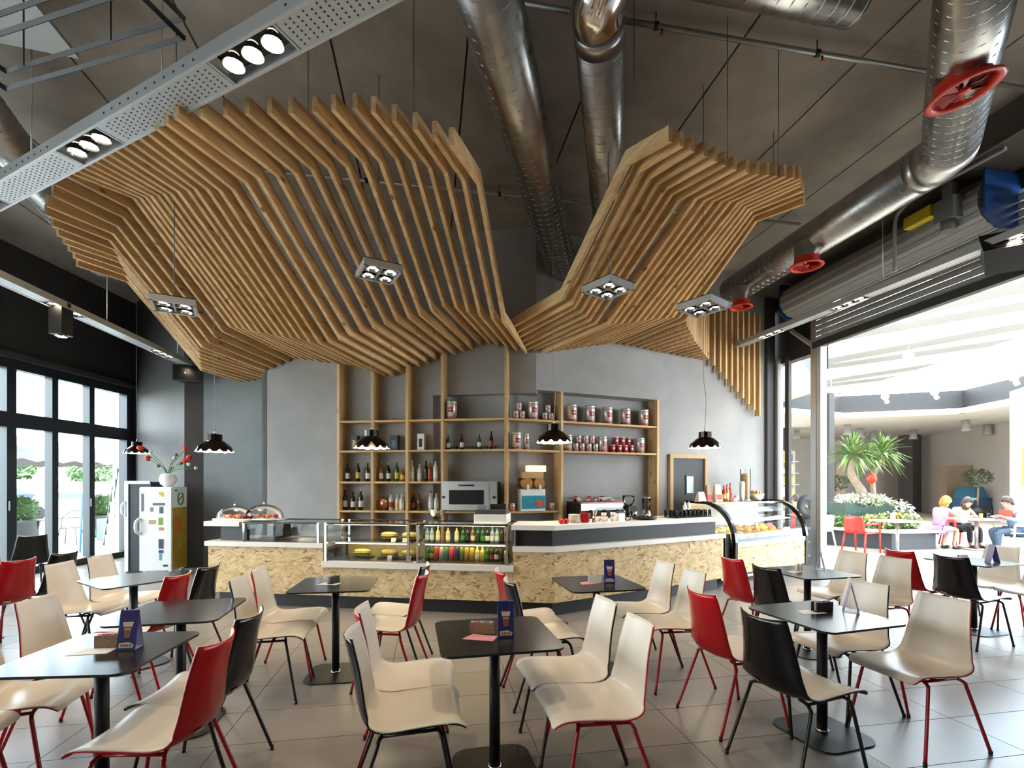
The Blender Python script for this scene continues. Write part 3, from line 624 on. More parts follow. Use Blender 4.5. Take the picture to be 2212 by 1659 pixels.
# coffee tins
M_tin = col('tin_plate', (.66, .60, .56), .28, metal=.55, var=.08, scale=8); M_tinred = col('tin_red', (.36, .02, .02), .35)
def tin(name, lb, loc, r, h, group, red=False, rz=0, catg='tin'):
    t = thing(name, lb, catg, loc, rz, group)
    part('can_body', MB().lathe([(r, .0), (r, h*.80), (r*.97, h*.83), (r*.97, h*.88)], 16), M_tinred if red else M_tin, t)
    part('lid', MB().lathe([(r*1.0, h*.86), (r*1.0, h*.97), (r*.9, h)], 16), M_tin, t)
    part('printed_band', MB().lathe([(r*1.008, h*.06), (r*1.008, h*.14)], 16, cap=False), M_tinred, t)
    a = [(r*1.012*sin(q), -r*1.012*cos(q)) for q in (-.5, -.17, .17, .5)]
    mb = MB(); mb.add([(x, y, z) for z in (h*.38, h*.66) for x, y in a], [(0,1,5,4),(1,2,6,5),(2,3,7,6)]); part('emblem', mb, M_label if red else M_tinred, t)
    mb = MB(); a2 = [(r*1.016*sin(q), -r*1.016*cos(q)) for q in (-.32, 0, .32)]; mb.add([(x, y, z) for z in (h*.49, h*.55) for x, y in a2], [(0,1,4,3),(1,2,5,4)]); part('emblem_stroke', mb, L_wht, t)
    return t
tin('coffee_tin', 'large coffee tin alone on the top shelf above the oven', SL(1.697, .13, Z1), .085, .29, 'large coffee tins', rz=-.1)
for s_, lb in ((-.031,'large coffee tin between two small tin stacks, top shelf'),(.673,'large coffee tin, first of five on the right top shelf'),(1.017,'large coffee tin, second of five on the right top shelf'),(1.364,'large coffee tin, middle of five on the right top shelf'),(1.732,'large coffee tin, fourth of five on the right top shelf'),(2.114,'large coffee tin, last of five by the end upright')):
    tin('coffee_tin', lb, SR(s_, .12, Z1), .085, .29, 'large coffee tins', rz=A23)
for s_, lb in ((-.31,'large coffee tin at the left of the second shelf beside the slim tin'),(.595,'large coffee tin behind the third pendant on the second shelf'),(1.272,'large coffee tin between the small tins and the red cups'),(2.044,'large coffee tin at the right end of the second shelf')):
    tin('coffee_tin', lb, SR(s_, .13, Z2), .08, .27, 'large coffee tins', rz=A23)
tin('slim_coffee_tin', 'tall slim coffee tin on the second shelf beside a large tin', SR(-.143, .12, Z2), .045, .26, None, rz=A23)
for grp, xs in (('left', (-.333, -.223, -.278)), ('right', (.174, .282, .228))):
    for q, s_ in enumerate(xs):
        tin('small_coffee_tin', 'small coffee tin, %s of the %s three-tin pyramid on the top shelf' % (('lower left', 'lower right', 'top')[q], grp), SR(s_, .11, Z1+(.125 if q == 2 else 0)), .045, .124, 'small coffee tins', rz=A23)
for q, (s_, up) in enumerate(((.743,0),(.866,0),(.999,0),(1.126,0),(.80,1),(.935,1),(1.06,1))):
    tin('small_coffee_tin', 'small coffee tin, %s in the seven-tin stack on the second shelf' % ('bottom first', 'bottom second', 'bottom third', 'bottom fourth', 'upper left', 'upper middle', 'upper right')[q], SR(s_, .12, Z2+(.135 if up else 0)), .045, .134, 'small coffee tins', rz=A23)
for q, (s_, up) in enumerate(((1.467,0),(1.599,0),(1.723,0),(1.848,0),(1.53,1),(1.66,1),(1.785,1))):
    tin('red_coffee_tin', 'dark red tin, %s in the red stack on the second shelf' % ('bottom first', 'bottom second', 'bottom third', 'bottom fourth', 'upper left', 'upper middle', 'upper right')[q], SR(s_, .12, Z2+(.135 if up else 0)), .045, .134, 'dark red tins', True, A23)
for s_ in (-.39, .30): tin('small_coffee_tin', 'small coffee tin %s the slush machine' % ('left of' if s_ < 0 else 'right of'), SR(s_, .1, Z4), .04, .12, 'small coffee tins', rz=A23)

# oven
ov = thing('snack_oven', 'stainless countertop oven with a glass door on the bar shelf', 'oven', SL(1.36, .05, Z4), -A8)
ow, oh = .86, .44
part('body', MB().box((0, .0, oh/2+.02), (ow, .30, oh)), M_deck, ov)
part('door', MB().box((-.04, -.158, oh/2+.02), (ow-.16, .016, oh-.06)), M_deck, ov)
part('window', MB().box((-.04, -.168, oh/2), (ow-.32, .006, oh*.5)), M_black, ov)
part('handle', MB().tube([(-.16, -.18, oh-.04), (.08, -.18, oh-.04)], .012, 8), M_blackm, ov)
for x in (-.395, .385): part('knob', MB().tube([(x, -.150, oh/2), (x, -.18, oh/2)], .022, 10), M_blackm, ov)
part('side_vent', MB().box((.432, 0, oh/2+.02), (.006, .28, oh-.02)), M_blackm, ov)
for x in (-.38, .38): part('foot', MB().lathe([(.015, 0), (.015, .02)], 8, (x, -.1, 0)), M_blackm, ov)
# slush machine
sl = thing('slush_machine', 'twin-drum orange slush machine with a teal front on the bar shelf', 'drink machine', SR(-.07, .08, Z4), A23-.1)
part('base', MB().box((0, .02, .17), (.40, .2, .34)), L_wht, sl)
part('front_panel', MB().box((0, -.085, .14), (.38, .01, .2)), col('teal_print', (.02, .22, .30), .4, var=.3, scale=25), sl)
part('front_emblem', MB().tube([(.1, -.09, .12), (.1, -.096, .12)], .06, 16), col('coral_print', (.55, .08, .06), .4), sl)
for x in (-.1, .1):
    part('drum', MB().tube([(x, .12, .43), (x, -.10, .43)], .085, 14), col('orange_slush', (.55, .26, .08), .15, trans=.25), sl); part('drum_tap', MB().box((x, -.11, .37), (.03, .03, .08)), C_wht, sl)
part('hopper', MB().box((0, .04, .56), (.36, .18, .1)), col('orange_clear', (.6, .38, .2), .15, trans=.2), sl)
part('backlit_header', MB().box((.06, -.02, .66), (.30, .12, .1)), col('lit_header', (.8, .72, .5), .5, emit=(1, .8, .5), estr=.6), sl)
# ------------------------------------------------------------------ food and drink in the cases
M_bread = col('bread_crust', (.50, .24, .06), .6, var=.25, scale=12); M_crumb = col('bread_pale', (.72, .55, .22), .7, var=.15, scale=14)
M_salad = col('lettuce', (.30, .42, .04), .6, var=.35, scale=30); M_ham = col('ham_filling', (.60, .22, .12), .5)
def roll(lb, u_, z_):
    t = thing('filled_roll', lb, 'sandwich', CL(u_, .28, z_), -A8, 'filled rolls in the case')
    part('tray', MB().prism(rrect(.27, .2, .03), 0, .012), C_blk, t)
    part('bottom_bun', MB().blob((0, 0, .035), (.12, .05, .022), 12, 6, jit=.05), M_bread, t); part('ham_filling', MB().blob((0, -.008, .055), (.122, .052, .013), 12, 4, jit=.1), M_ham, t)
    part('lettuce', MB().blob((0, -.01, .066), (.13, .056, .012), 14, 4, jit=.16), M_salad, t); part('top_bun', MB().blob((0, .004, .086), (.118, .05, .03), 12, 6, jit=.05), M_crumb, t)
for lb, u_, z_ in (('filled bread roll, leftmost on the lower deck', 2.49, .609), ('filled bread roll in the middle of the lower deck', 2.12, .609), ('filled bread roll at the right end of the lower deck', 1.84, .609), ('filled bread roll on the glass shelf, left one', 2.12, .831), ('filled bread roll on the glass shelf beside the right post', 1.84, .831)): roll(lb, u_, z_)
for u_, z_ in ((2.07, .609), (1.82, .609), (2.02, .831), (1.87, .831)):
    mb = MB(); a = CL(u_+.03, .15, z_); b = CL(u_-.03, .15, z_); c = CL(u_-.03, .17, z_+.05); d = CL(u_+.03, .17, z_+.05); mb.quad(a, b, c, d); mb.quad(CL(u_+.03, .19, z_), CL(u_-.03, .19, z_), c, d)
    single('price_card', mb, L_wht, 'small folded white price card among the filled rolls', 'price card', group='price cards in the roll case')
def can(lb, u_, o_, z_, m, r=.032, h=.16, grp='cans and bottles in the drinks case', tall=False):
    if tall: return bottle('drink_bottle', lb, *m, h=h, r=r, loc=CL(u_, o_, z_), group=grp)
    t = thing('drink_can', lb, 'can', CL(u_, o_, z_), 0, grp)
    part('can_body', MB().lathe([(r*.8, 0), (r, .008), (r, h-.012), (r*.82, h)], 12), m, t); part('can_lid', MB().lathe([(r*.8, h), (r*.8, h+.002)], 12), M_chrome, t)
up = [(1.60,(G_blue,L_wht,C_blu)),(1.54,(G_blue,L_wht,C_blu)),(1.46,(G_yel,L_wht,C_wht)),(1.33,(G_yel,L_wht,C_blk)),(1.22,(G_yel,L_wht,C_blk)),(1.14,(G_green,L_grn,C_grn)),(1.08,(G_dark,L_blk,C_blk)),(1.015,(G_amber,M_label,C_gold)),(.95,(G_green,L_blk,C_grn)),(.89,(G_green,L_grn,C_grn)),(.83,(G_dark,L_wht,C_blk)),(.77,(G_blue,L_wht,C_wht)),(.71,(G_blue,L_wht,C_blu)),(.65,(G_dark,L_blk,C_blk)),(.59,(G_dark,L_org,C_gold))]
upn = ['leftmost','second','third','fourth','fifth','sixth','seventh','eighth','ninth','tenth','eleventh','twelfth','thirteenth','fourteenth','rightmost']
for (u_, m_), w in zip(up, upn): can('drink bottle, %s on the glass shelf of the drinks case' % w, u_, .22, .831, m_, .028, .195, tall=True)
lo = [(1.59,(G_green,L_grn,C_grn),1),(1.535,(G_green,L_org,C_org if False else C_gold),1),(1.47,col('can_red', (.45,.04,.03), .3),0),(1.405,col('can_grey', (.35,.33,.33), .3),0),(1.34,col('can_teal', (.05,.16,.12), .3),0),(1.275,col('can_scarlet', (.62,.05,.03), .3),0),(1.21,col('can_navy', (.03,.03,.18), .3),0),(1.15,col('can_olive', (.14,.2,.04), .3),0),(1.085,col('can_amber', (.5,.3,.04), .3),0),(1.02,col('can_gold', (.55,.36,.06), .3),0),(.955,(G_yel,L_wht,C_wht),1),(.89,(G_yel,L_yel,C_wht),1),(.83,(G_green,L_grn,C_grn),1),(.775,(G_dark,L_red,C_blk),1),(.715,(G_dark,L_wht,C_blk),1),(.655,(G_dark,L_blk,C_blk),1),(.59,(G_yel,L_org,C_gold),1)]
lon = ['leftmost','second','third','fourth','fifth','sixth','seventh','eighth','ninth','tenth','eleventh','twelfth','thirteenth','fourteenth','fifteenth','sixteenth','rightmost']
for (u_, m_, tl), w in zip(lo, lon): can('%s in the lower row of the drinks case, %s from the left' % ('drink bottle' if tl else 'drink can', w) if w not in ('leftmost','rightmost') else '%s %s in the lower row of the drinks case' % ('drink bottle', w), u_, .2, .609, m_, .029, .19 if tl else .165, tall=bool(tl))

# cake domes on the left worktop
M_dome = thin_glass('dome_glass', (.95, .97, .98))
for x_, y_, sc, lb in ((4.28, .26, 1.0, 'clear dome cover over a pastry tray, left one on the bar end'), (3.95, .40, 1.08, 'clear dome cover over a pastry tray, right one on the bar end')):
    c = CL(x_, y_, 1.0775); t = thing('cake_dome', lb, 'cake dome', c, -A8)
    part('tray', MB().prism([(x*sc, y*sc) for x, y in rrect(.56, .36, .17, 8)], .004, .022), M_whitegloss, t); part('tray_foot', MB().prism([(x*sc, y*sc) for x, y in rrect(.42, .26, .1, 5)], 0, .006), M_whitegloss, t)
    part('cover', MB().sheet(lambda a, b: (.25*sc*cos(2*pi*a)*cos(b*pi/2*.98), .16*sc*sin(2*pi*a)*cos(b*pi/2*.98), .023+.17*sc*sin(b*pi/2)), 28, 10), M_dome, t)
    part('cover_knob', MB().lathe([(.012, 0), (.018, .012), (.012, .026)], 10, (0, 0, .19*sc)), M_chrome, t)
    for q in range(5):
        part('pastry', MB().blob(((-.14+.07*q)*sc, .02*(-1)**q, .05), (.035, .05, .028), 10, 5, jit=.08), M_bread if q % 2 else col('berry_glaze', (.45, .05, .04), .25), t)
# till on top of the cases
tl = thing('cash_register', 'grey cash register on a white cash drawer above the drinks case', 'cash register', CL(.78, .30, 1.0795), -A8)
part('cash_drawer', MB().box((0, 0, .055), (.40, .36, .11)), M_whitegloss, tl); part('drawer_front', MB().box((0, -.183, .055), (.37, .006, .085)), L_wht, tl)
part('keyboard', MB().box((0, 0, .135), (.38, .32, .05)), mat('till_grey', (.05, .045, .04), .5), tl); part('printer', MB().box((-.13, .06, .18), (.12, .16, .06)), mat('till_bluegrey', (.16, .2, .25), .4), tl)
part('display', MB().box((.05, .1, .19), (.2, .02, .07)), C_blk, tl)
for k in range(3):
    c = CL(1.53-.055*k, .25, 1.0795); wg = thing('wine_glass', 'stemmed glass on top of the drinks case, %s of three' % ('left', 'middle', 'right')[k], 'glass', c, 0, 'stemmed glasses on the case')
    part('bowl', MB().lathe([(.008, .07), (.03, .09), (.036, .125), (.032, .155)], 12, cap=False), M_whitegloss if k == 0 else MATS['tumbler_glass'], wg); part('stem', MB().lathe([(.03, 0), (.006, .006), (.005, .07)], 10), MATS['tumbler_glass'], wg)

# right wing of the counter: crockery, glasses
ZT = 1.0765
M_cup = col('ivory_china', (.70, .64, .54), .25)
def stack(nm, lb, v_, o_, n_, r, dz, m, catg):
    for k in range(n_):
        t = tag(obj(nm, STK[nm], None, CR(v_, o_, ZT+dz*k)), lb, catg, lb)
STK = {'saucer': MB().lathe([(.045, 0), (.05, .006), (.075, .018), (.073, .02), (.045, .009)], 16).mesh('saucer', M_cup), 'red_saucer': MB().lathe([(.04, 0), (.045, .006), (.066, .018), (.064, .02), (.04, .009)], 16).mesh('red_saucer', M_red)}
stack('saucer', 'ivory saucer in the stack of saucers on the counter', .42, .17, 8, .07, .0125, M_cup, 'saucer')
stack('red_saucer', 'red saucer in the red stack on the counter', .59, .17, 9, .06, .0125, M_red, 'saucer')
for k, v_ in enumerate((.20, .27)):
    single('red_bowl', MB().lathe([(.02, 0), (.036, .02), (.038, .045), (.02, .062)], 12, CR(v_, .13, ZT)), M_red, 'little round red sugar bowl, %s of the pair by the saucers' % ('left', 'right')[k], 'bowl')
cupm = MB().lathe([(.02, 0), (.032, .03), (.036, .06), (.034, .06), (.03, .03), (.018, .006)], 12)
cupm = cupm.mesh('espresso_cup', M_cup)
for k, (v_, o_, lv) in enumerate(((.87, .14, 0), (.95, .2, 0), (.90, .27, 0), (.87, .14, 1), (1.03, .15, 0), (1.03, .15, 1))):
    tag(obj('espresso_cup', cupm, None, CR(v_, o_, ZT+.055*lv)), 'ivory espresso cup among the cups by the red saucers', 'cup', 'espresso cups on the counter')
for k in range(6):
    single('sugar_stick_jar' if k == 0 else 'sugar_stick', MB().lathe([(.03, 0), (.032, .07)], 10, CR(.73, .16, ZT)) if k == 0 else MB().tube([CR(.71+.008*k, .15+.006*k, ZT+.03), CR(.69+.016*k, .15, ZT+.14)], .004, 5), (M_steel if k == 0 else (L_wht, C_gold, L_red, L_wht, L_wht)[k-1]), 'steel jar of sugar sticks on the counter' if k == 0 else 'thin sugar stick standing in the steel jar', 'jar' if k == 0 else 'sugar stick', group=None if k == 0 else 'sugar sticks in the jar')
bx = thing('napkin_dispenser', 'white napkin dispenser on the counter right of the cups', 'dispenser', CR(1.16, .17, ZT), A30); part('case', MB().box((0, 0, .05), (.1, .1, .1)), M_whitegloss, bx); part('lid', MB().box((0, 0, .11), (.102, .102, .02)), C_blk, bx)
single('carafe', MB().lathe([(.03, 0), (.045, .03), (.045, .09), (.025, .13), (.03, .16)], 14, CR(1.30, .16, ZT)), MATS['tumbler_glass'], 'clear glass carafe on the counter behind the third pendant', 'carafe')
single('black_tray', MB().lathe([(.10, 0), (.16, .012), (.17, .035), (.165, .035), (.10, .006)], 24, CR(1.64, .2, ZT)), C_blk, 'round black serving tray near the end of the counter', 'tray')
glm = MB().lathe([(.024, .0), (.021, .10), (.019, .10), (.021, .006)], 12).mesh('tumbler', MATS['tumbler_glass'])
for o_ in (.14, .24, .34):
    for k in range(9): tag(obj('tumbler', glm, None, CR(2.21+.088*k, o_, ZT+.003)), 'clear tumbler in the rows of glasses at the counter end', 'glass', 'tumblers at the counter end')
single('bar_mat', MB().prism([CR(2.13, .08), CR(2.96, .08), CR(2.96, .40), CR(2.13, .40)], ZT, ZT+.003), C_blk, 'thin black bar mat under the rows of tumblers', 'mat')
for k, v_ in enumerate((2.80, 2.89)): bottle('water_bottle', 'clear water bottle with a blue cap, %s of two behind the tumblers' % ('left', 'right')[k], G_clear, L_wht, C_blu, .22, .03, CR(v_, .5, ZT), 'water bottles behind the tumblers')
for k in range(3): single('paper_slip', MB().box((0, 0, .001), (.12, .06, .002), .4*k, M=None) if False else MB().prism([CR(.02+.05*k, .1), CR(.12+.05*k, .1+.01*k), CR(.12+.05*k, .16), CR(.02+.05*k, .16)], ZT+.0005*k, ZT+.002+.0005*k), M_cup, 'pale paper slip lying at the counter corner', 'paper', group='paper slips at the corner')

# back counter with the coffee machine
bk = thing('back_counter', 'dark back counter below the right shelves', 'counter', SR(1.4, 0, 0), A23)
part('carcass', MB().box((0, -.08, .44), (1.8, .58, .88)), M_kick, bk); part('worktop', MB().box((0, -.08, .90), (1.84, .62, .035)), M_deck, bk)
cm = thing('coffee_machine', 'black and chrome espresso machine with red trim behind the counter', 'coffee machine', SR(.98, -.10, .918), A23)
part('body', MB().box((0, .02, .20), (.80, .42, .32)), M_blackm, cm); part('drip_tray', MB().box((0, -.17, .05), (.78, .18, .06)), M_chrome, cm); part('top_rail', MB().tube([(-.38, -.16, .42), (.38, -.16, .42), (.38, .2, .42), (-.38, .2, .42), (-.38, -.16, .42)], .012, 6), M_chrome, cm)
part('group_panel', MB().box((0, -.2, .28), (.78, .03, .10)), M_chrome, cm); part('red_trim', MB().box((0, -.205, .345), (.80, .03, .025)), M_red, cm)
for x in (-.22, .04, .28): part('portafilter', MB().tube([(x, -.2, .2), (x, -.2, .24)], .035, 10).tube([(x, -.2, .22), (x+.02, -.36, .2)], .011, 6), M_blackm, cm)
part('steam_wand', MB().tube([(.37, -.2, .3), (.40, -.26, .18), (.40, -.26, .1)], .006, 6), M_chrome, cm)
for k in range(10):
    c = SR(.66+.075*k, -.12+.05*(k % 2), .918+.361); tag(obj('espresso_cup', cupm, None, c), 'small cup warming on top of the espresso machine', 'cup', 'cups on the espresso machine')
for k, s_ in enumerate((.72, .98, 1.22)): single('red_mug', MB().lathe([(.03, 0), (.036, .08), (.033, .08), (.028, .006)], 12, SR(s_, .07, .918+.361)), M_red, 'red mug on top of the espresso machine, %s' % ('leftmost', 'middle', 'rightmost')[k], 'mug')
gr = thing('coffee_grinder', 'coffee grinder with a clear hopper beside the espresso machine', 'grinder', SR(1.62, -.12, .918), A23)
part('body', MB().box((0, 0, .14), (.17, .24, .28)), M_blackm, gr); part('hopper', MB().lathe([(.05, .28), (.10, .36), (.10, .44)], 14), MATS['dome_glass'], gr); part('hopper_lid', MB().lathe([(.102, .44), (.1, .455)], 14), C_blk, gr); part('doser', MB().lathe([(.05, .1), (.05, .2)], 12, (0, -.15, 0)), M_chrome, gr)
bl2 = thing('milk_jug_stand', 'chrome juicer beside the end upright of the shelves', 'juicer', SR(2.02, -.08, .918), A23); part('base', MB().lathe([(.09, 0), (.09, .1), (.06, .2)], 14), M_chrome, bl2); part('jar', MB().lathe([(.06, .2), (.08, .4), (.078, .4)], 14, cap=False), MATS['dome_glass'], bl2); part('lid', MB().lathe([(.082, .4), (.05, .43)], 14), M_chrome, bl2)

# service door in the right wall
d2 = obj('door_2', None, None, SR(2.985, 0, 0)); d2.rotation_euler = (0, 0, A23); d2['kind'] = 'structure'
M_oak = wood('door_frame_wood', (.46, .28, .13), (.62, .42, .22), 2, knots=False)
dw, dh = .80, 2.02
part('leaf', MB().box((0, -.012, dh/2), (dw-.10, .03, dh)), mat('charcoal_door', (.018, .018, .018), .5), d2)
for x in (-dw/2, dw/2): part('jamb', MB().box((x, -.02, dh/2+.03), (.07, .08, dh+.06)), M_oak, d2)
part('lintel', MB().box((0, -.02, dh+.035), (dw+.07, .082, .07)), M_oak, d2)
part('vision_frame', MB().box((.03, -.03, 1.55), (.20, .02, .36)), M_blackm, d2); part('vision_pane', MB().box((.03, -.041, 1.55), (.15, .004, .30)), col('wired_glass', (.28, .34, .28), .15), d2)
# ------------------------------------------------------------------ two-tone shell chairs
PROF = [(.255, .428), (.240, .447), (.19, .458), (.06, .452), (-.07, .442), (-.15, .447), (-.200, .480), (-.222, .545), (-.236, .63), (-.254, .73), (-.285, .852)]
PC = cat(PROF, 4); NP = len(PC)-1
def chair_surface(off, grow):
    def fn(u, v):
        f = v*NP; i = min(int(f), NP-1); p = PC[i].lerp(PC[i+1], f-i)
        d = (PC[min(i+1, NP)]-PC[max(i-1, 0)]).normalized(); n = Vector((d.y, -d.x))     # towards the sitter / up
        w = .43 if v < .45 else .43+(.305-.43)*max(0, (v-.52)/.48)**1.15
        if v < .10: w *= .90+.10*(v/.10)
        if v < .035: w *= .86+.14*sqrt(max(0, v/.035))
        w += grow*2
        x = (u-.5)*w; e = abs(u-.5)*2
        back = max(0, min(1, (v-.40)/.25)); lift = e**2.2*(.018+.034*back)
        q = p+n*(lift+off)
        return (x, q.x, q.y)
    return fn
def n_side(fn): return fn
def leg_path(sx, front):
    if front: return cat([(sx*.10, .125, .430), (sx*.150, .14, .431), (sx*.185, .152, .418), (sx*.197, .165, .372), (sx*.232, .235, .012)], 5)
    return cat([(sx*.10, -.09, .424), (sx*.150, -.105, .425), (sx*.185, -.122, .412), (sx*.197, -.135, .366), (sx*.228, -.262, .012)], 5)
CH = {}
def chair_proto(kind):
    outer, legm = (M_red, M_redp) if kind == 'red' else (M_black, M_blackm)
    face = MB().sheet(chair_surface(0, -.004), 12, 36, .004); shell = MB().sheet(chair_surface(-.0045, 0), 12, 36, .0055)
    me = {'seat_face': face.mesh('seat_face', M_cream), 'seat_shell': shell.mesh('seat_shell', outer)}
    for nm, sx, fr in (('leg', 1, 1), ('leg', -1, 1), ('leg', 1, 0), ('leg', -1, 0)):
        p = leg_path(sx, fr); me[(sx, fr)] = MB().tube(p, .0095, 8).mesh('leg', legm)
        e = p[-1]; me[('cap', sx, fr)] = MB().lathe([(.0105, -.011), (.0115, .012)], 8, e).mesh('foot_cap', M_blackm)
    fr_ = MB().tube([(.16, .14, .431), (.16, -.105, .425)], .008, 6).tube([(-.16, .14, .431), (-.16, -.105, .425)], .008, 6).tube([(-.16, .05, .429), (.16, .05, .429)], .008, 6)
    me['seat_frame'] = fr_.mesh('seat_frame', legm)
    fn = chair_surface(-.0112, 0); mb = MB(); us = (.24, .38); vs_ = (.595, .622)
    mb.quad(fn(us[0], vs_[0]), fn(us[1], vs_[0]), fn(us[1], vs_[1]), fn(us[0], vs_[1])); me['maker_badge'] = mb.mesh('maker_badge', M_alu)
    CH[kind] = me
chair_proto('red'); chair_proto('black')
def chair(x, y, head, kind, label, group):
    t = thing('shell_chair', label, 'chair', (x, y, 0), R(head-90), group); me = CH[kind]
    obj('seat_shell', me['seat_shell'], t); obj('seat_face', me['seat_face'], t); obj('seat_frame', me['seat_frame'], t); obj('maker_badge', me['maker_badge'], t)
    for sx in (1, -1):
        for fr in (1, 0):
            l = obj('leg', me[(sx, fr)], t); obj('foot_cap', me[('cap', sx, fr)], l)
    return t
G = 'two-tone shell chairs'
CHAIRS = [
 (-.51, 2.35, 12, 'black', 'cream chair with black shell, nearest on the left of the front middle table'),
 (-.60, 2.77, 9, 'red', 'cream chair with red rim behind the black-shelled one, left of the front middle table'),
 (.33, 2.86, 192, 'black', 'white chair with black rim at the far right of the front middle table'),
 (.42, 2.44, 190, 'red', 'cream chair with bright red rim and legs, near right of the front middle table'),
 (1.56, 2.67, 19, 'black', 'black-backed chair nearest the viewer left of the right front table'),
 (1.46, 3.22, 14, 'red', 'red-backed chair behind the black one, left of the right front table'),
 (2.44, 2.95, 194, 'red', 'large white chair with red rim and red legs at the right front table'),
 (2.30, 3.39, 196, 'black', 'white chair with black rim behind the large red-rimmed one'),
 (2.31, 4.67, 15, 'red', 'glossy red-backed chair in front of the ice cream display'),
 (2.38, 4.20, 18, 'black', 'black-backed chair beside the glossy red one, left of the rear right table'),
 (3.28, 4.94, 195, 'black', 'white chair with black rim right of the rear right table'),
 (3.42, 4.56, 195, 'red', 'white chair with red rim in front of a red-backed chair, rear right'),
 (4.32, 5.20, 15, 'red', 'red-backed chair half hidden behind a white chair, left of the far right table'),
 (4.50, 4.80, 16, 'black', 'black-backed chair with a silver badge, left of the far right table'),
 (5.32, 5.44, 195, 'black', 'pale chair behind the far right table at the frame edge'),
 (5.40, 5.02, 195, 'red', 'pale red-rimmed chair cut by the right frame edge at the far right table'),
 (1.14, 4.29, 192, 'black', 'white chair with black rim in front of the counter wing, right of its table'),
 (1.24, 3.86, 192, 'red', 'white chair with red rim beside the white black-rimmed one before the counter wing'),
 (.14, 3.99, 13, 'red', 'red-backed chair seen edge-on behind the front middle table card'),
 (.22, 3.58, 13, 'black', 'black-backed chair seen edge-on beside the red one, behind the front middle table'),
 (-1.79, 3.63, 8, 'black', 'tan-lit chair with black shell, near left of the table before the board counter'),
 (-1.85, 4.03, 8, 'red', 'tan-lit chair with red rim, far left of the table before the board counter'),
 (-1.0, 4.22, 178, 'black', 'white chair with black shell behind the red-backed one, before the drinks case'),
 (-.94, 3.81, 176, 'red', 'white chair with red back seen from the side, before the drinks case'),
 (-1.57, 2.18, 184, 'red', 'big red-backed chair in the left foreground, right of the left front table'),
 (-1.65, 2.60, 184, 'black', 'black-backed chair behind the big red one in the left foreground'),
 (-2.53, 2.50, 15, 'red', 'cream chair with red rim tucked under the left front table, far one'),
 (-2.56, 2.06, 12, 'red', 'cream chair cut by the left frame edge at the left front table'),
 (-2.82, 3.76, 181, 'red', 'red-backed chair beyond the left front table card'),
 (-2.82, 4.14, 181, 'black', 'dark-backed chair beside the red one, left of the bar end'),
 (-3.76, 4.30, 3, 'black', 'tan-lit chair left of the glare, nearer of two facing the bar'),
 (-3.76, 4.72, 3, 'black', 'tan-lit chair left of the fridge, farther of two facing the bar'),
 (-2.66, 2.99, 8, 'red', 'tan-lit chair with red rim, only its back showing over the left front table'),
 (-4.80, 4.52, 176, 'red', 'deep red-backed chair at the left edge before the window wall'),
 (-4.80, 4.96, 180, 'black', 'black-backed chair before the window wall, beside the deep red one'),
 (-6.75, 6.75, 150, 'black', 'black-backed chair standing by the window doors'),
 (-6.98, 6.28, 165, 'red', 'red-backed chair by the window doors, cut by the left frame edge'),
]
for c in CHAIRS: chair(*c, G)

# ------------------------------------------------------------------ tables
M_ttop = mat('black_laminate', (.013, .0125, .012), .22, spec=.6); 
TB = {'table_top': MB().prism(rrect(.62, .62, .06, 6), .726, .738).mesh('table_top', M_ttop), 'column': MB().lathe([(.03, .008), (.03, .715)], 16).mesh('column', M_blackm),
      'base_plate': MB().prism(rrect(.44, .44, .10, 6), 0, .009).mesh('base_plate', M_blackm), 'top_bracket': MB().prism(rrect(.24, .24, .02, 2), .715, .726).mesh('top_bracket', M_blackm), 'collar': MB().lathe([(.036, .009), (.036, .03)], 16).mesh('collar', M_chrome)}
TABLES = [(-.094, 2.65, 12, 'black square pedestal table in the front middle'), (1.94, 3.04, 17, 'black square pedestal table in the right foreground'), (-1.447, 3.99, 8, 'black square pedestal table before the left board counter'),
 (.70, 4.03, 12, 'black square pedestal table before the counter corner'), (2.76, 4.54, 14, 'black square pedestal table before the ice cream display'), (4.92, 5.18, 15, 'black square pedestal table at the far right before the mall'),
 (-2.0, 2.37, 4, 'black square pedestal table in the left foreground, mirroring the windows'), (-2.20, 3.10, 12, 'glaring black table behind the left front table'), (-3.27, 4.20, -33, 'black pedestal table turned to a diamond before the fridge'), (-5.35, 4.75, 2, 'black pedestal table at the left edge before the window wall')]
for x, y, r, lb in TABLES:
    if 'glaring' in lb: x, y = -2.14, 3.14
    t = thing('pedestal_table', lb, 'table', (x, y, 0), R(r), 'black pedestal tables')
    for k, m_ in TB.items(): obj(k, m_, t)

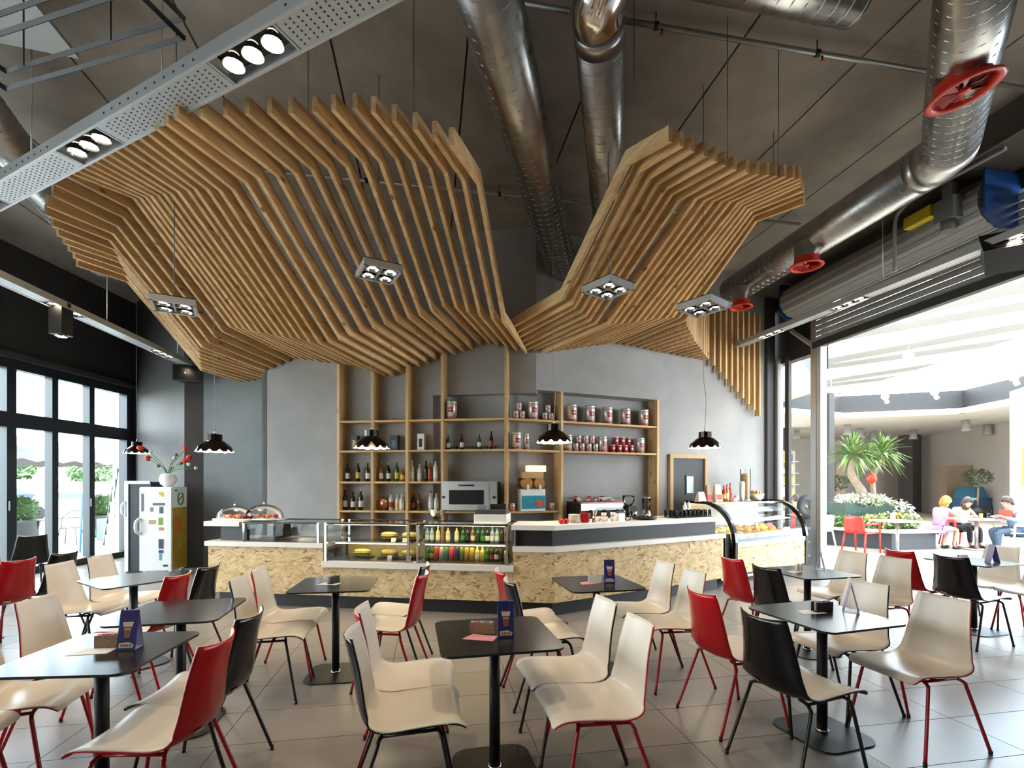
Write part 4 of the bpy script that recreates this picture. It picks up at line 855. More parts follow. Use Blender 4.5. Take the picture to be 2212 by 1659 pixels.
# ------------------------------------------------------------------ table cards, sugar holders, napkins
M_cardblue = mat('card_blue_print', (.022, .028, .16), .3, var=.3, scale=9); M_cardpale = mat('card_lilac', (.36, .34, .50), .45); M_drink = mat('print_coffee', (.28, .09, .03), .4); M_cream2 = mat('print_cream', (.72, .52, .34), .4); M_kraft = mat('kraft_print', (.30, .17, .10), .55, var=.3, scale=60); M_pink = mat('pink_paper', (.70, .30, .34), .6)
def tent_card(x, y, rz, lb, w=.085, h=.19, dp=.075, swirl=True, horns=True):
    t = thing('table_card', lb, 'table card', (x, y, .738), R(rz))
    L_ = lambda z, xx, o=0: (xx, -(dp/2)*(1-z/h)-o, z)
    fp = MB(); fp.add([L_(0, -w/2), L_(0, w/2), L_(h, w/2), L_(h, -w/2), (-w/2, -(dp/2)+.0015, 0), (w/2, -(dp/2)+.0015, 0), (w/2, .0015, h), (-w/2, .0015, h)], [(0,1,2,3),(7,6,5,4),(0,4,5,1),(1,5,6,2),(2,6,7,3),(3,7,4,0)]); part('front_panel', fp, M_cardblue, t)
    bp = MB(); bp.add([(-w/2, dp/2, 0), (w/2, dp/2, 0), (w/2, 0, h), (-w/2, 0, h), (-w/2, dp/2-.0015, 0), (w/2, dp/2-.0015, 0), (w/2, -.0015, h), (-w/2, -.0015, h)], [(3,2,1,0),(4,5,6,7),(1,5,4,0),(2,6,5,1),(3,7,6,2),(0,4,7,3)]); part('back_panel', bp, M_cardpale, t)
    o_ = .0012
    part('printed_glass', MB().quad(L_(h*.30, -w*.14, o_), L_(h*.30, w*.14, o_), L_(h*.68, w*.27, o_), L_(h*.68, -w*.27, o_)), M_drink, t)
    part('printed_cream', MB().quad(L_(h*.58, -w*.24, o_*2), L_(h*.58, w*.24, o_*2), L_(h*.70, w*.29, o_*2), L_(h*.70, -w*.29, o_*2)), M_cream2, t)
    part('printed_stripe', MB().quad(L_(h*.50, -w*.17, o_*2), L_(h*.50, w*.17, o_*2), L_(h*.54, w*.18, o_*2), L_(h*.54, -w*.18, o_*2)), M_cardpale, t)
    part('printed_caption', MB().quad(L_(h*.06, -w*.40, o_), L_(h*.06, w*.36, o_), L_(h*.14, w*.40, o_), L_(h*.2, w*.1, o_), L_(h*.18, -w*.38, o_)), M_cream2, t)
    for q in range(4): part('caption_letter', MB().quad(*[L_(h*(.09+dz), w*(-.28+.15*q+dx), o_*2) for dx, dz in ((0, 0), (.09, 0), (.09, .06), (0, .06))]), M_drink, t)
    if horns:
        for sx in (-1, 1):
            pts = [(sx*w*.13, .72), (sx*w*.25, .76), (sx*w*.29, .82), (sx*w*.24, .88)]; mb = MB()
            for a, b in zip(pts, pts[1:]): mb.quad(L_(h*a[1], a[0], o_), L_(h*b[1], b[0], o_), L_(h*(b[1]+.035), b[0], o_), L_(h*(a[1]+.035), a[0], o_))
            part('printed_straw', mb, M_redp, t)
    part('foot_fold', MB().quad((-w/2, -dp/2, .001), (w/2, -dp/2, .001), (w/2, dp/2, .001), (-w/2, dp/2, .001)), M_cardpale, t)
def sugar_holder(x, y, rz, lb, m=None, w=.13, h=.06):
    t = thing('sugar_holder', lb, 'holder', (x, y, .7392), R(rz)); m = m or M_kraft
    part('front_board', MB().box((0, -.02, h/2), (w, .004, h)), m, t); part('back_board', MB().box((0, .02, h/2), (w, .004, h)), m, t); part('bottom_board', MB().box((0, 0, .003), (w, .04, .006)), m, t)
    for k in range(5): part('sachet', MB().box((-.05+.025*k, -.004+.004*(k % 3), h*.62), (.02, .004, h*.9)), (L_wht, M_pink, L_wht, M_cardpale, L_wht)[k], t)
def napkin(x, y, rz, lb, m):
    n_ = single('napkin', MB().prism([(-.09, -.045), (.08, -.055), (.09, .03), (-.05, .05)], 0, .0012), m, lb, 'napkin', (0, 0, 0)); n_.location = (x, y, .7382); n_.rotation_euler = (0, 0, R(rz))
tent_card(-.035, 2.615, 6, 'blue table card with a coffee drink on the front middle table')
sugar_holder(-.165, 2.66, -6, 'brown sugar sachet holder on the front middle table'); napkin(-.17, 2.585, -8, 'pink napkin under the holder on the front middle table', M_pink)
tent_card(-2.06+.16, 2.42, 8, 'blue table card with a coffee drink on the left front table')
sugar_holder(-2.01, 2.44, 10, 'brown sugar sachet holder on the left front table'); napkin(-2.04, 2.37, 14, 'crumpled pale napkin under the holder on the left front table', L_wht)
tent_card(2.16, 3.10, 62, 'table card seen from its edge on the right front table', dp=.085)
sugar_holder(1.99, 3.12, 14, 'dark sugar holder on the right front table', mat('dark_brown_card', (.045, .028, .025), .5)); napkin(1.90, 3.10, 14, 'white napkin by the dark holder on the right front table', L_wht)
tent_card(.81, 4.05, -4, 'blue table card on the table before the counter corner')
sugar_holder(.69, 4.04, -4, 'white sugar sachet holder on the table before the counter corner', L_wht, .11); napkin(.63, 4.02, 24, 'pink napkin on the table before the counter corner', M_pink)
sugar_holder(-1.47, 4.0, 60, 'small dark holder on the table before the left board counter', C_blk, .09); napkin(-1.50, 3.98, 0, 'pale napkin on the table before the left board counter', L_wht)
tent_card(2.93, 4.62, 50, 'table card on the table before the ice cream display'); sugar_holder(2.70, 4.58, 70, 'pale sugar holder on the table before the ice cream display', L_wht, .09)
napkin(2.64, 4.54, 30, 'pale napkin on the table before the ice cream display', L_wht)
tent_card(5.0, 5.06, 80, 'pale table card seen edge-on on the far right table', dp=.09); sugar_holder(4.82, 5.2, 20, 'little sugar holder on the far right table', M_kraft, .1)
# ------------------------------------------------------------------ ducts
def spiral_duct(name, label, path, r, seam=.11, extra=None):
    """round steel duct along a polyline with a proud spiral lock seam"""
    t = thing(name, label, 'duct', tuple(path[0])); P = [Vector(p) for p in path]
    part('duct_pipe', MB().tube(P, r, 32), M_steel, t, world=True)
    for a, b in zip(P, P[1:]):
        d = b-a; ln = d.length; d.normalize(); up_ = Vector((0, 0, 1)); x_ = d.cross(up_).normalized(); y_ = x_.cross(d)
        N = int(ln/seam); pts = []
        for k in range(N*14+1):
            th = 2*pi*k/14; s_ = ln*k/(N*14); pts.append(a+d*s_+(x_*cos(th)+y_*sin(th))*(r+.001))
        if N: part('lock_seam', MB().tube(pts, .0045, 4), M_alu, t, world=True)
    return t
d1 = Vector((-.22, 3.05, 5.02)); e1 = Vector((.95/4.3, 1, 0)).normalized()
spiral_duct('ventilation_duct', 'thick silver spiral duct under the ceiling, left of two parallel runs into the rear wall', [Vector((-.44, 2.2, 5.02)), Vector((-.44, 2.2, 5.02))+e1*5.75], .235)
spiral_duct('ventilation_duct', 'thinner silver spiral duct beside the thick one, ending behind the right canopy', [Vector((.645, 3.62, 5.02)), Vector((.645, 3.62, 5.02))+e1*4.6], .19)
el = thing('duct_elbow', 'shiny elbow turning the thinner duct upwards at the top of the photo', 'duct', (.62, 3.5, 5.02))
part('elbow_skin', MB().tube(cat([Vector((.645, 3.62, 5.02))-e1*.0, Vector((.645, 3.62, 5.02))-e1*.14, Vector((.70, 3.34, 5.10)), Vector((.92, 3.22, 5.2))], 4), .192, 28), M_chrome, el, world=True)
part('collar', MB().tube([Vector((.645, 3.62, 5.02))+e1*.16, Vector((.645, 3.62, 5.02))+e1*.02], .196, 28), M_steel, el, world=True)
spiral_duct('ventilation_duct', 'short capped spiral duct crossing the top edge of the photo', [Vector((.95, 3.36, 5.2)), Vector((2.6, 3.66, 5.2))], .17)
# right run: comes from over the viewer, elbows, then follows the shop front
q0, q1, q2 = Vector((2.55, 2.55, 4.82)), Vector((4.30, 4.78, 4.82)), Vector((3.72, 8.20, 4.82))
rd_ = spiral_duct('ventilation_duct', 'long silver spiral duct along the shop front with red round outlets', [q0, q1-(q1-q0).normalized()*.16], .225)
for seg in ([q1+(q2-q1).normalized()*.2, q2],):
    a, b = seg; part('duct_pipe', MB().tube([a, b], .225, 32), M_steel, rd_, world=True)
    d = (b-a); ln = d.length; d.normalize(); x_ = d.cross(Vector((0, 0, 1))).normalized(); y_ = x_.cross(d); N = int(ln/.11); pts = []
    for k in range(N*14+1): th = 2*pi*k/14; pts.append(a+d*(ln*k/(N*14))+(x_*cos(th)+y_*sin(th))*.226)
    part('lock_seam', MB().tube(pts, .0045, 4), M_alu, rd_, world=True)
da, db = (q1-q0).normalized(), (q2-q1).normalized()
part('elbow', MB().tube([q1-da*.18, q1-da*.05, q1+(db-da)*.01+db*.09, q1+db*.22], .229, 28), M_alu, rd_, world=True)
part('elbow_collar', MB().tube([q1+db*.20, q1+db*.30], .233, 28), M_steel, rd_, world=True)
part('end_cap', MB().tube([q2, q2+db*.02], .228, 28), M_steel, rd_, world=True)
def red_outlet(c, label, r, tilt):
    t = thing('red_air_outlet', label, 'air outlet', c); t.rotation_euler = tilt
    part('neck', MB().lathe([(r*.72, .30), (r*.72, .06)], 24, cap=False), M_steel, t)
    part('outlet_ring', MB().lathe([(r*.74, .10), (r*.74, .03), (r*1.0, 0), (r*1.02, -.012), (r*.86, -.018), (r*.80, .0), (r*.70, .08)], 28, cap=False), M_ductred, t)
    part('hub', MB().lathe([(.002, -.012), (r*.16, -.006), (r*.16, .03)], 14), M_ductred, t)
    for k in range(8):
        a = 2*pi*k/8; mb = MB(); p = [(cos(a)*r*.15, sin(a)*r*.15, .004), (cos(a)*r*.76, sin(a)*r*.76, .0), (cos(a+.42)*r*.76, sin(a+.42)*r*.76, .035), (cos(a+.42)*r*.15, sin(a+.42)*r*.15, .02)]
        mb.add(p+[(x, y, z+.003) for x, y, z in p], [(0,1,2,3),(7,6,5,4),(0,4,5,1),(1,5,6,2),(2,6,7,3),(3,7,4,0)]); part('blade', mb, mat('red_vent_shade', (.40, .012, .01), .4), t)
    part('throat', MB().lathe([(r*.70, .09), (.002, .09)], 20, cap=False), M_blackm, t)
red_outlet((3.46, 3.72, 4.56), 'big red round air outlet on the near end of the right duct', .235, (0, R(-12), 0))
red_outlet((3.89, 6.42, 4.44), 'red round air outlet halfway along the right duct', .20, (0, 0, 0))
red_outlet((3.62, 7.68, 4.36), 'small red round air outlet over the vertical slats', .17, (0, 0, 0))
spiral_duct('ventilation_duct', 'dark silver duct high along the left, behind the black frame', [Vector((-4.6, 3.9, 5.0)), Vector((-6.4, 7.6, 5.0))], .2)
single('cable_tray', MB().tube([(-4.85, 4.0, 5.28), (-5.9, 6.1, 5.28)], .028, 4, smooth=False), M_alu, 'thin pale rail above the dark duct on the left', 'rail')

# sprinkler pipes
def pipe(label, a, b, clips):
    t = thing('sprinkler_pipe', label, 'pipe', a); part('pipe', MB().tube([a, b], .022, 10), M_paintgrey if False else mat('zinc_pipe', (.33, .32, .30), .4, metal=.6), t, world=True)
    for k in clips:
        c = Vector(a).lerp(Vector(b), k); part('pipe_clip', MB().tube([c-Vector((.02, 0, 0)), c+Vector((.02, 0, 0))], .03, 8).tube([c, c+Vector((0, 0, ZC-c.z))], .005, 5), M_blackm, t, world=True)
    for k in clips:
        c = Vector(a).lerp(Vector(b), k+.01); part('sprinkler_head', MB().lathe([(.012, -.07), (.02, -.065), (.006, -.055), (.01, -.02)], 8, c), mat('sprinkler_red', (.4, .08, .03), .4), t, world=True)
pipe('thin steel sprinkler pipe across the near ceiling', (.1, 3.93, 5.44), (5.2, 4.80, 5.44), (.22, .52, .82))
pipe('thin steel sprinkler pipe across the far ceiling above the canopies', (-3.4, 5.96, 5.44), (4.3, 7.26, 5.44), (.2, .42, .63, .9))

# ------------------------------------------------------------------ perforated light trays
def perforated(name, c):
    m = bpy.data.materials.new(name); m.use_nodes = True; n = m.node_tree; b = n.nodes['Principled BSDF']; L = n.links.new
    b.inputs['Base Color'].default_value = (*c, 1); b.inputs['Roughness'].default_value = .35; b.inputs['Metallic'].default_value = .35; return m
M_tray = perforated('tray_sheet', (.44, .46, .47)); M_hole = mat('tray_hole', (.012, .012, .012), .8); M_rim = mat('tray_edge', (.50, .51, .52), .35, metal=.4)
def spot(name, loc, e, size=R(75), blend=.5, col_=(1.0, .80, .56), tgt=(0, 0, -1), rad=.05):
    o = light(name, 'SPOT', loc, e, col_, spot_size=size, spot_blend=blend, shadow_soft_size=rad); o.rotation_euler = Vector(tgt).to_track_quat('-Z', 'Y').to_euler(); return o
def tray(label, a, b, w, hgt, lamps, hangers, holes, e):
    """hung sheet-steel channel: bottom sheet with punched holes, upturned sides, recessed groups of three lamps"""
    a, b = Vector(a), Vector(b); d = b-a; ln = d.length; an_ = math.atan2(d.y, d.x)
    t = thing('light_tray', label, 'light fitting', tuple(a), an_)
    cuts = sorted(lamps); x0 = 0
    for c in cuts+[None]:
        x1 = ln if c is None else c-.30
        if x1-x0 > .02: part('bottom_sheet', MB().box(((x0+x1)/2, 0, .004), (x1-x0, w-.02, .006)), M_tray, t)
        x0 = None if c is None else c+.30
    for s_ in (-1, 1):
        part('side', MB().box((ln/2, s_*(w/2-.004), hgt/2), (ln, .006, hgt)), M_tray, t); part('edge_bead', MB().box((ln/2, s_*(w/2-.002), .004), (ln, .018, .014)), M_rim, t)
    h = MB(); st = .05
    if holes:
        n_ = int(ln/st)
        for i in range(n_):
            x = (i+.5)*st
            if not (holes[0] < x < holes[1]) or any(abs(x-c) < .33 for c in cuts): continue
            for j in range(6):
                y = -w/2+.03+(w-.06)*(j+.5*(i % 2))/5.5; h.lathe([(.0065, -.0006), (.0065, .0004)], 6, (x, y, 0), smooth=False)
            for s_ in (-1, 1):
                if i % 2: h.box((x, s_*(w/2-.0005), hgt*.5), (.012, .004, .012))
        o = part('punched_hole', h, M_hole, t); o['kind'] = 'stuff'
    for c in cuts:
        part('lamp_box', MB().box((c, 0, .075), (.56, w-.03, .006)), M_blackm, t); [part('lamp_bezel', MB().box((c+q*.285, 0, .01), (.014, w-.02, .02)), M_rim, t) for q in (-1, 1)]
        for k in (-1, 0, 1):
            part('lamp_reflector', MB().lathe([(.062, .006), (.05, .045), (.03, .07)], 18, (c+k*.17, 0, 0), cap=False), M_chrome, t); part('lamp_bulb', MB().lathe([(.05, .022), (.02, .014), (.001, .012)], 14, (c+k*.17, 0, 0)), M_lamp, t)
        q = a+d.normalized()*c; spot('tray_lamp', (q.x, q.y, q.z-.02), e, R(95), .6)
    for c in hangers: part('hanger_rod', MB().tube([(c, 0, .02), (c, 0, ZC-a.z)], .006, 6), M_alu, t)
    return t
ta, tb_ = Vector((2.05, 1.20, 4.1)), Vector((-6.2, 5.09, 4.1)); tdir = (tb_-ta).normalized(); tl_ = (tb_-ta).length
def along(x, y): return (Vector((x, y, 4.1))-ta).dot(tdir)
l1 = along(-1.545, 2.89); l2 = along(-3.20, 3.67); l0 = l1-(l2-l1); 
tray('wide perforated light tray with two lit lamp groups crossing the upper left', ta, tb_, .205, .10, [l0, l1, l2, l2+(l2-l1)], [l0-.5, l1+.9, l2+.9], (along(-.2, 2.2), along(-4.9, 4.4)), 60)
tray('narrow light tray hung along the dark left wall', (-5.30, 4.3, 3.7), (-5.86, 8.75, 3.7), .17, .08, [1.7, 3.75], [.6, 2.45, 4.2], None, 14)
tray('narrow light tray hung along the shutter on the right', (5.42, 4.2, 4.1), (4.20, 9.0, 4.1), .15, .08, [.85, 2.75, 4.2], [.55, 2.25], None, 35)

# ------------------------------------------------------------------ square four-lamp hanging fixtures
def quad_fix(label, x, y, z, rz, e):
    t = thing('square_ceiling_fixture', label, 'light fitting', (x, y, z), R(rz), 'square four-lamp fixtures'); w = .34
    for s_ in (-1, 1):
        part('frame_bar', MB().box((0, s_*w/2, .03), (w+.03, .025, .06)), M_paintgrey, t); part('frame_bar', MB().box((s_*w/2, 0, .03), (.025, w+.03, .06)), M_paintgrey, t)
    part('cross_bar', MB().box((0, 0, .03), (w, .02, .03)).box((0, 0, .031), (.02, w, .03)), M_paintgrey, t)
    part('back_plate', MB().box((0, 0, .066), (w+.02, w+.02, .008)), M_blackm, t)
    for sx in (-1, 1):
        for sy in (-1, 1):
            c = (sx*.085, sy*.085, 0); part('lamp_reflector', MB().lathe([(.06, .004), (.048, .03), (.028, .055)], 16, c, cap=False), M_chrome, t); part('lamp_bulb', MB().lathe([(.03, .02), (.012, .012), (.001, .01)], 12, c), M_lamp, t)
    part('hanger_cable', MB().tube([(0, 0, .07), (0, 0, ZC-z)], .004, 5), M_cable, t)
    spot('fixture_lamp', (x, y, z-.03), e, R(110), .7)
quad_fix('square four-lamp fixture at the left under the big canopy, against the bright slats', -3.30, 4.75, 3.27, 30, 32)
quad_fix('square four-lamp fixture in the middle under the big canopy', -1.30, 4.75, 3.60, 30, 32)
quad_fix('square four-lamp fixture under the left part of the small canopy', .95, 4.80, 3.46, 38, 32)
quad_fix('square four-lamp fixture before the vertical slats', 1.92, 4.88, 3.31, 38, 32)

# ------------------------------------------------------------------ faceted pendant lamps
M_shade = mat('bronze_black_shade', (.02, .014, .010), .16, metal=.75, spec=.6); M_shin = mat('shade_inside', (.8, .75, .66), .5, emit=(1.0, .86, .66), estr=2.2); M_cord = mat('pale_cord', (.30, .29, .27), .5)
def pendant(label, x, y, z, e, rz=0):
    t = thing('pendant_lamp', label, 'lamp', (x, y, z), rz, 'faceted pendant lamps'); N = 12
    rings = [(.225, 0, 0), (.185, .075, .5), (.115, .135, 0), (.075, .155, .5)]; v = []; f = []
    for r, zz, of in rings: v += [(r*cos(2*pi*(k+of)/N), r*sin(2*pi*(k+of)/N), zz) for k in range(N)]
    for j in range(3):
        for k in range(N):
            a, b = j*N+k, j*N+(k+1) % N; c, d = (j+1)*N+k, (j+1)*N+(k+1) % N
            f += [(a, b, c), (b, d, c)] if rings[j][2] == 0 else [(a, b, d), (a, d, c)]
    part('shade', MB().add(v, f), M_shade, t); part('lamp_collar', MB().lathe([(.085, .15), (.085, .225), (.03, .235)], 12, smooth=False), M_shade, t)
    part('shade_lining', MB().lathe([(.221, .002), (.18, .072), (.11, .13), (.07, .15)], 24, cap=False), M_shin, t); part('diffuser', MB().lathe([(.205, .006), (.001, .006)], 24, cap=False), mat('pendant_diffuser', (1, 1, 1), .5, emit=(1.0, .90, .72), estr=6), t)
    part('cord_grip', MB().lathe([(.012, .235), (.008, .28)], 8), M_chrome, t); part('cord', MB().tube(cat([(0, 0, .28), (.015, 0, .7), (-.02, .01, 1.2), (0, 0, ZC-z)], 4), .004, 5), M_cord, t)
    light('pendant_bulb', 'SPOT', (x, y, z-.01), e, (1.0, .80, .55), spot_size=R(140), spot_blend=.6, shadow_soft_size=.12)
pendant('faceted dark pendant lamp over the left end of the bar, before the blue-grey wall', -3.80, 6.22, 1.965, 32)
pendant('faceted dark pendant lamp before the bottle shelves', -1.75, 6.06, 2.0, 32)
pendant('faceted dark pendant lamp over the counter corner before the coffee tins', .515, 5.95, 2.06, 32)
pendant('faceted dark pendant lamp on a crooked cord before the service door', 2.66, 6.70, 2.05, 32)
pendant('small pendant lamp added in place of a pendant reflection by the window jamb', -7.25, 9.4, 2.15, 10)  # added lamp, stands in for the reflection of a pendant in glass

# ------------------------------------------------------------------ black hanging frame and pale panel, top left
fr = thing('hanging_black_frame', 'black steel ladder frame hung at the top left', 'frame', (-2.02, 2.99, 4.3)); E1 = Vector((-.968, .249, 0)); E2 = Vector((-.249, -.968, 0)); P_ = Vector((-2.02, 2.99, 4.3))
for z_, offs in ((0, (0, .30, .62, .95)), (.12, (0, .30, .62))):
    for o_ in offs: part('bar', MB().tube([P_+E2*o_+Vector((0, 0, z_)), P_+E2*o_+E1*1.54+Vector((0, 0, z_))], .017, 4, smooth=False), M_blackm, fr, world=True)
    for l_ in (0, 1.54): part('end_bar', MB().tube([P_+E1*l_+Vector((0, 0, z_)), P_+E1*l_+E2*.95+Vector((0, 0, z_))], .02, 4, smooth=False), M_blackm, fr, world=True)
for l_ in (.45, 1.2): part('hanger_cable', MB().tube([P_+E1*l_+E2*.1, P_+E1*l_+E2*.1+Vector((0, 0, ZC-4.3))], .005, 5), M_blackm, fr, world=True)
single('ceiling_panel', MB().prism([(-3.67, 4.12), (-4.45, 3.9), (-5.3, 3.0), (-3.45, 2.9)], 5.16, 5.19), mat('pale_panel', (.42, .43, .42), .6), 'pale pointed panel under the ceiling behind the black frame', 'panel')  # thin pale sheet hung just below the planks

# speakers and projector
def speaker(label, x, y, z, rz, tilt, s_=1):
    t = thing('wall_speaker', label, 'speaker', (x, y, z)); t.rotation_euler = (tilt, 0, R(rz))
    part('cabinet', MB().prism([(-.2*s_, -.14*s_), (.2*s_, -.14*s_), (.14*s_, .14*s_), (-.14*s_, .14*s_)], -.14*s_, .14*s_), M_blackm, t); part('grille', MB().box((0, -.143*s_, 0), (.37*s_, .006, .25*s_)), M_black, t); part('logo_dot', MB().box((.0, -.149*s_, .0), (.02*s_, .004, .02*s_)), M_alu, t); part('mount_arm', MB().tube([(0, .1, 0), (0, .1, .35*s_)], .02, 6), M_blackm, t)
speaker('black wall speaker in the dark left corner under the canopy', -5.88, 8.82, 3.55, 18, 0)
speaker('black tilted speaker hung by the shutter at the right edge', 5.30, 5.22, 4.05, -32, R(-38), 1.1)
pj = thing('hanging_projector', 'black box spotlight clamped under the left light tray', 'spotlight', (-5.52, 5.95, 3.45)); part('housing', MB().box((0, 0, .10), (.16, .16, .34)), M_blackm, pj); part('lens', MB().lathe([(.06, -.09), (.05, -.06)], 12), M_chrome, pj); part('yoke', MB().box((.0, 0, .29), (.2, .05, .06)), M_blackm, pj)
# ------------------------------------------------------------------ ice cream display
A32 = R(31.9); I0 = Vector((3.36, 7.32)); ID = Vector((cos(A32), sin(A32))); INm = Vector((-sin(A32), cos(A32)))
def IC(v, o, z=None): p = I0+ID*v+INm*o; return (p.x, p.y) if z is None else (p.x, p.y, z)
ic = thing('ice_cream_display', 'curved-glass ice cream display at the right end of the bar', 'display case', IC(1, .4, 0)); IL = 2.0
def ip(nm, mb, m): return part(nm, mb, m, ic, world=True)
o = part('front_panel', MB().box((IL/2, .015, .40), (IL, .03, .40)), OSB, ic, (I0.x-ic.location.x, I0.y-ic.location.y, 0), A32)
def runI(v0, v1, o0, o1, z0, z1): return MB().prism([IC(v0, o0), IC(v1, o0), IC(v1, o1), IC(v0, o1)], z0, z1)
ip('base', runI(.02, IL-.02, .03, .85, .22, .60), M_pgrey); ip('front_band', runI(0, IL, -.02, .06, .60, .665), M_alu)
GP = cat([(.0, .665), (.035, .86), (.12, 1.04), (.25, 1.17), (.42, 1.255), (.52, 1.27)], 4)
ip('curved_glass', MB().sheet(lambda a, b: IC(.03+(IL-.06)*a, GP[int(b*(len(GP)-1)+.5)].x, GP[int(b*(len(GP)-1)+.5)].y), 1, len(GP)-1), M_pane)
ip('top_plate', runI(0, IL, .50, .86, 1.262, 1.275), MATS['shelf_glass'])
for v0, nm in ((-.03, 'end_profile'), (IL-.03, 'end_profile')):
    outer = [(-.02, .20), (-.03, .66)]+[(p.x-.03, p.y+.015) for p in GP]+[(.88, 1.29)]; inner = [(.88, 1.255)]+[(p.x+.02, p.y-.03) for p in reversed(GP)]+[(.03, .66), (.03, .20)]
    pl = outer+inner; mb = MB(); n = len(pl); h_ = len(outer)
    mb.add([IC(v0+d, a, z) for d in (0, .06) for a, z in pl], [(i, i+1, n-2-i, n-1-i) for i in range(h_-1)]+[(n+i+1, n+i, 2*n-1-i, 2*n-2-i) for i in range(h_-1)]+[(i, (i+1) % n, n+(i+1) % n, n+i) for i in range(n)])
    ip(nm, mb, M_black)
ip('end_wall', runI(-.16, -.03, .06, .82, .20, .80), M_kick); ip('rear_frame', runI(0, IL, .86, .89, .60, 1.27), M_alu)
ip('deck', MB().quad(IC(.03, .05, .66), IC(IL-.03, .05, .66), IC(IL-.03, .84, .78), IC(.03, .84, .78)), M_deck); ip('strip_lamp', runI(.1, IL-.1, .50, .54, 1.235, 1.25), MATS['warm_tube_light'])
ip('glass_divider', MB().tube([IC(IL*.5, .30, .72), IC(IL*.5, .30, 1.2)], .008, 6), M_alu)
for v_ in (.12, IL-.1): ip('leg', MB().tube([IC(v_, .1, 0), IC(v_, .1, .22)], .022, 10), M_alu)
ip('glide_rail', runI(.1, IL-.1, .3, .34, .04, .08), M_alu)
flav = [('vanilla', (.75,.62,.34)), ('caramel', (.55,.30,.08)), ('strawberry', (.62,.20,.14)), ('lemon', (.75,.66,.30)), ('peach', (.66,.36,.16)), ('cream', (.74,.68,.52)), ('hazelnut', (.46,.28,.12)), ('mango', (.70,.42,.06))]
for r_ in range(2):
    for k in range(8):
        nm, c_ = flav[(k*3+r_*5) % 8]; o_ = .24+.32*r_; z_ = .693+.045*r_+.012; v_ = .17+.235*k
        t = thing('ice_cream_tub', '%s coloured ice cream tub, %s of the %s row in the curved display' % (nm, ('first', 'second', 'third', 'fourth', 'fifth', 'sixth', 'seventh', 'eighth')[k], ('front', 'rear')[r_]), 'ice cream', IC(v_, o_, z_), A32, 'ice cream tubs')
        part('tub', MB().prism(rrect(.21, .28, .02, 2), 0, .012), M_deck, t)
        part('ice_cream', MB().blob((0, 0, .03), (.10, .13, .06), 14, 7, jit=.16), mat('ice_cream_'+nm, c_, .55, var=.3, scale=22), t); part('topping', MB().blob((.02, -.02, .085), (.05, .06, .025), 10, 5, jit=.3), mat('ice_top_'+nm, tuple(min(1, x*1.25) for x in c_), .5), t)
# things standing on its top plate and behind it
ZI = 1.2755
def carton(lb, v_, o_, w_, h_, m, m2, nm='carton', catg='carton'):
    t = thing(nm, lb, catg, IC(v_, o_, ZI), A32); part('body', MB().add([(-w_/2, -.045, 0), (w_/2, -.045, 0), (w_/2, .045, 0), (-w_/2, .045, 0), (-w_/2*.7, -.01, h_), (w_/2*.7, -.01, h_), (w_/2*.7, .01, h_), (-w_/2*.7, .01, h_)], [(3,2,1,0),(4,5,6,7),(0,1,5,4),(1,2,6,5),(2,3,7,6),(3,0,4,7)]), m, t); part('printed_front', MB().quad((-w_*.42, -.046+.35*.08*.0-.0, h_*.1), (w_*.42, -.046, h_*.1), (w_*.38, -.030, h_*.42), (-w_*.38, -.030, h_*.42)), m2, t)
carton('pale pink menu stand on the ice cream display', .02, .62, .2, .16, mat('pale_pink', (.62, .40, .36), .5), L_wht, 'menu_stand', 'menu')
carton('brown paper cone box with a dark top on the ice cream display', .24, .64, .14, .27, M_kraft, C_red, 'cone_box', 'box')
carton('white and red gift bag on the ice cream display', .42, .60, .19, .28, mat('bag_ivory', (.72, .66, .52), .5), L_red, 'paper_bag', 'bag')
for k, (g_, l_, c_) in enumerate(((mat('red_syrup', (.45, .02, .02), .2), L_yel, C_red), (mat('amber_syrup', (.5, .25, .05), .2), L_wht, C_red), (mat('pink_syrup', (.5, .12, .12), .2), L_red, C_red))): bottle('syrup_bottle', 'red-capped syrup bottle, %s of three on the ice cream display' % ('left', 'middle', 'right')[k], g_, l_, c_, .26+.02*k, .034, IC(.60+.085*k, .60, ZI), 'syrup bottles on the display')
single('paper_cup', MB().lathe([(.03, 0), (.04, .09), (.037, .09), (.028, .005)], 12, IC(.98, .62, ZI)), C_wht, 'white paper cup on the ice cream display left of the cone tube', 'cup')
single('napkin_ball', MB().blob(IC(.84, .55, ZI+.025), (.05, .04, .03), 9, 5, jit=.25), C_wht, 'crumpled white napkin on the ice cream display', 'napkin')
wt = thing('wafer_tube', 'tall clear tube stacked with wafer cones on the ice cream display', 'cone holder', IC(1.30, .66, ZI), A32)
M_waf = mat('wafer', (.58, .33, .13), .6, var=.25, scale=30); part('wafer_stack', MB().lathe([(.055, .01), (.07, .3), (.065, .46), (.02, .48)], 14), M_waf, wt); part('clear_tube', MB().lathe([(.085, 0), (.085, .56)], 16, cap=False), MATS['dome_glass'], wt); part('tube_base', MB().lathe([(.09, 0), (.09, .012)], 16), C_wht, wt)
single('cup_column', MB().lathe([(.03, 0), (.042, .06), (.045, .30), (.036, .33)], 14, IC(1.14, .62, ZI)), C_wht, 'column of nested white tubs beside the wafer tube', 'cups')
bw = thing('cone_basket', 'pale basket of paper-wrapped cones on the ice cream display', 'basket', IC(1.62, .66, ZI), A32); part('basket_bowl', MB().lathe([(.09, 0), (.14, .11), (.13, .11), (.08, .01)], 16), M_cup, bw)
for k in range(6): part('wrapped_cone', MB().lathe([(.004, .03), (.03, .15), (.02, .17)], 8, (.06*cos(k), .06*sin(k), 0)), M_waf, bw)
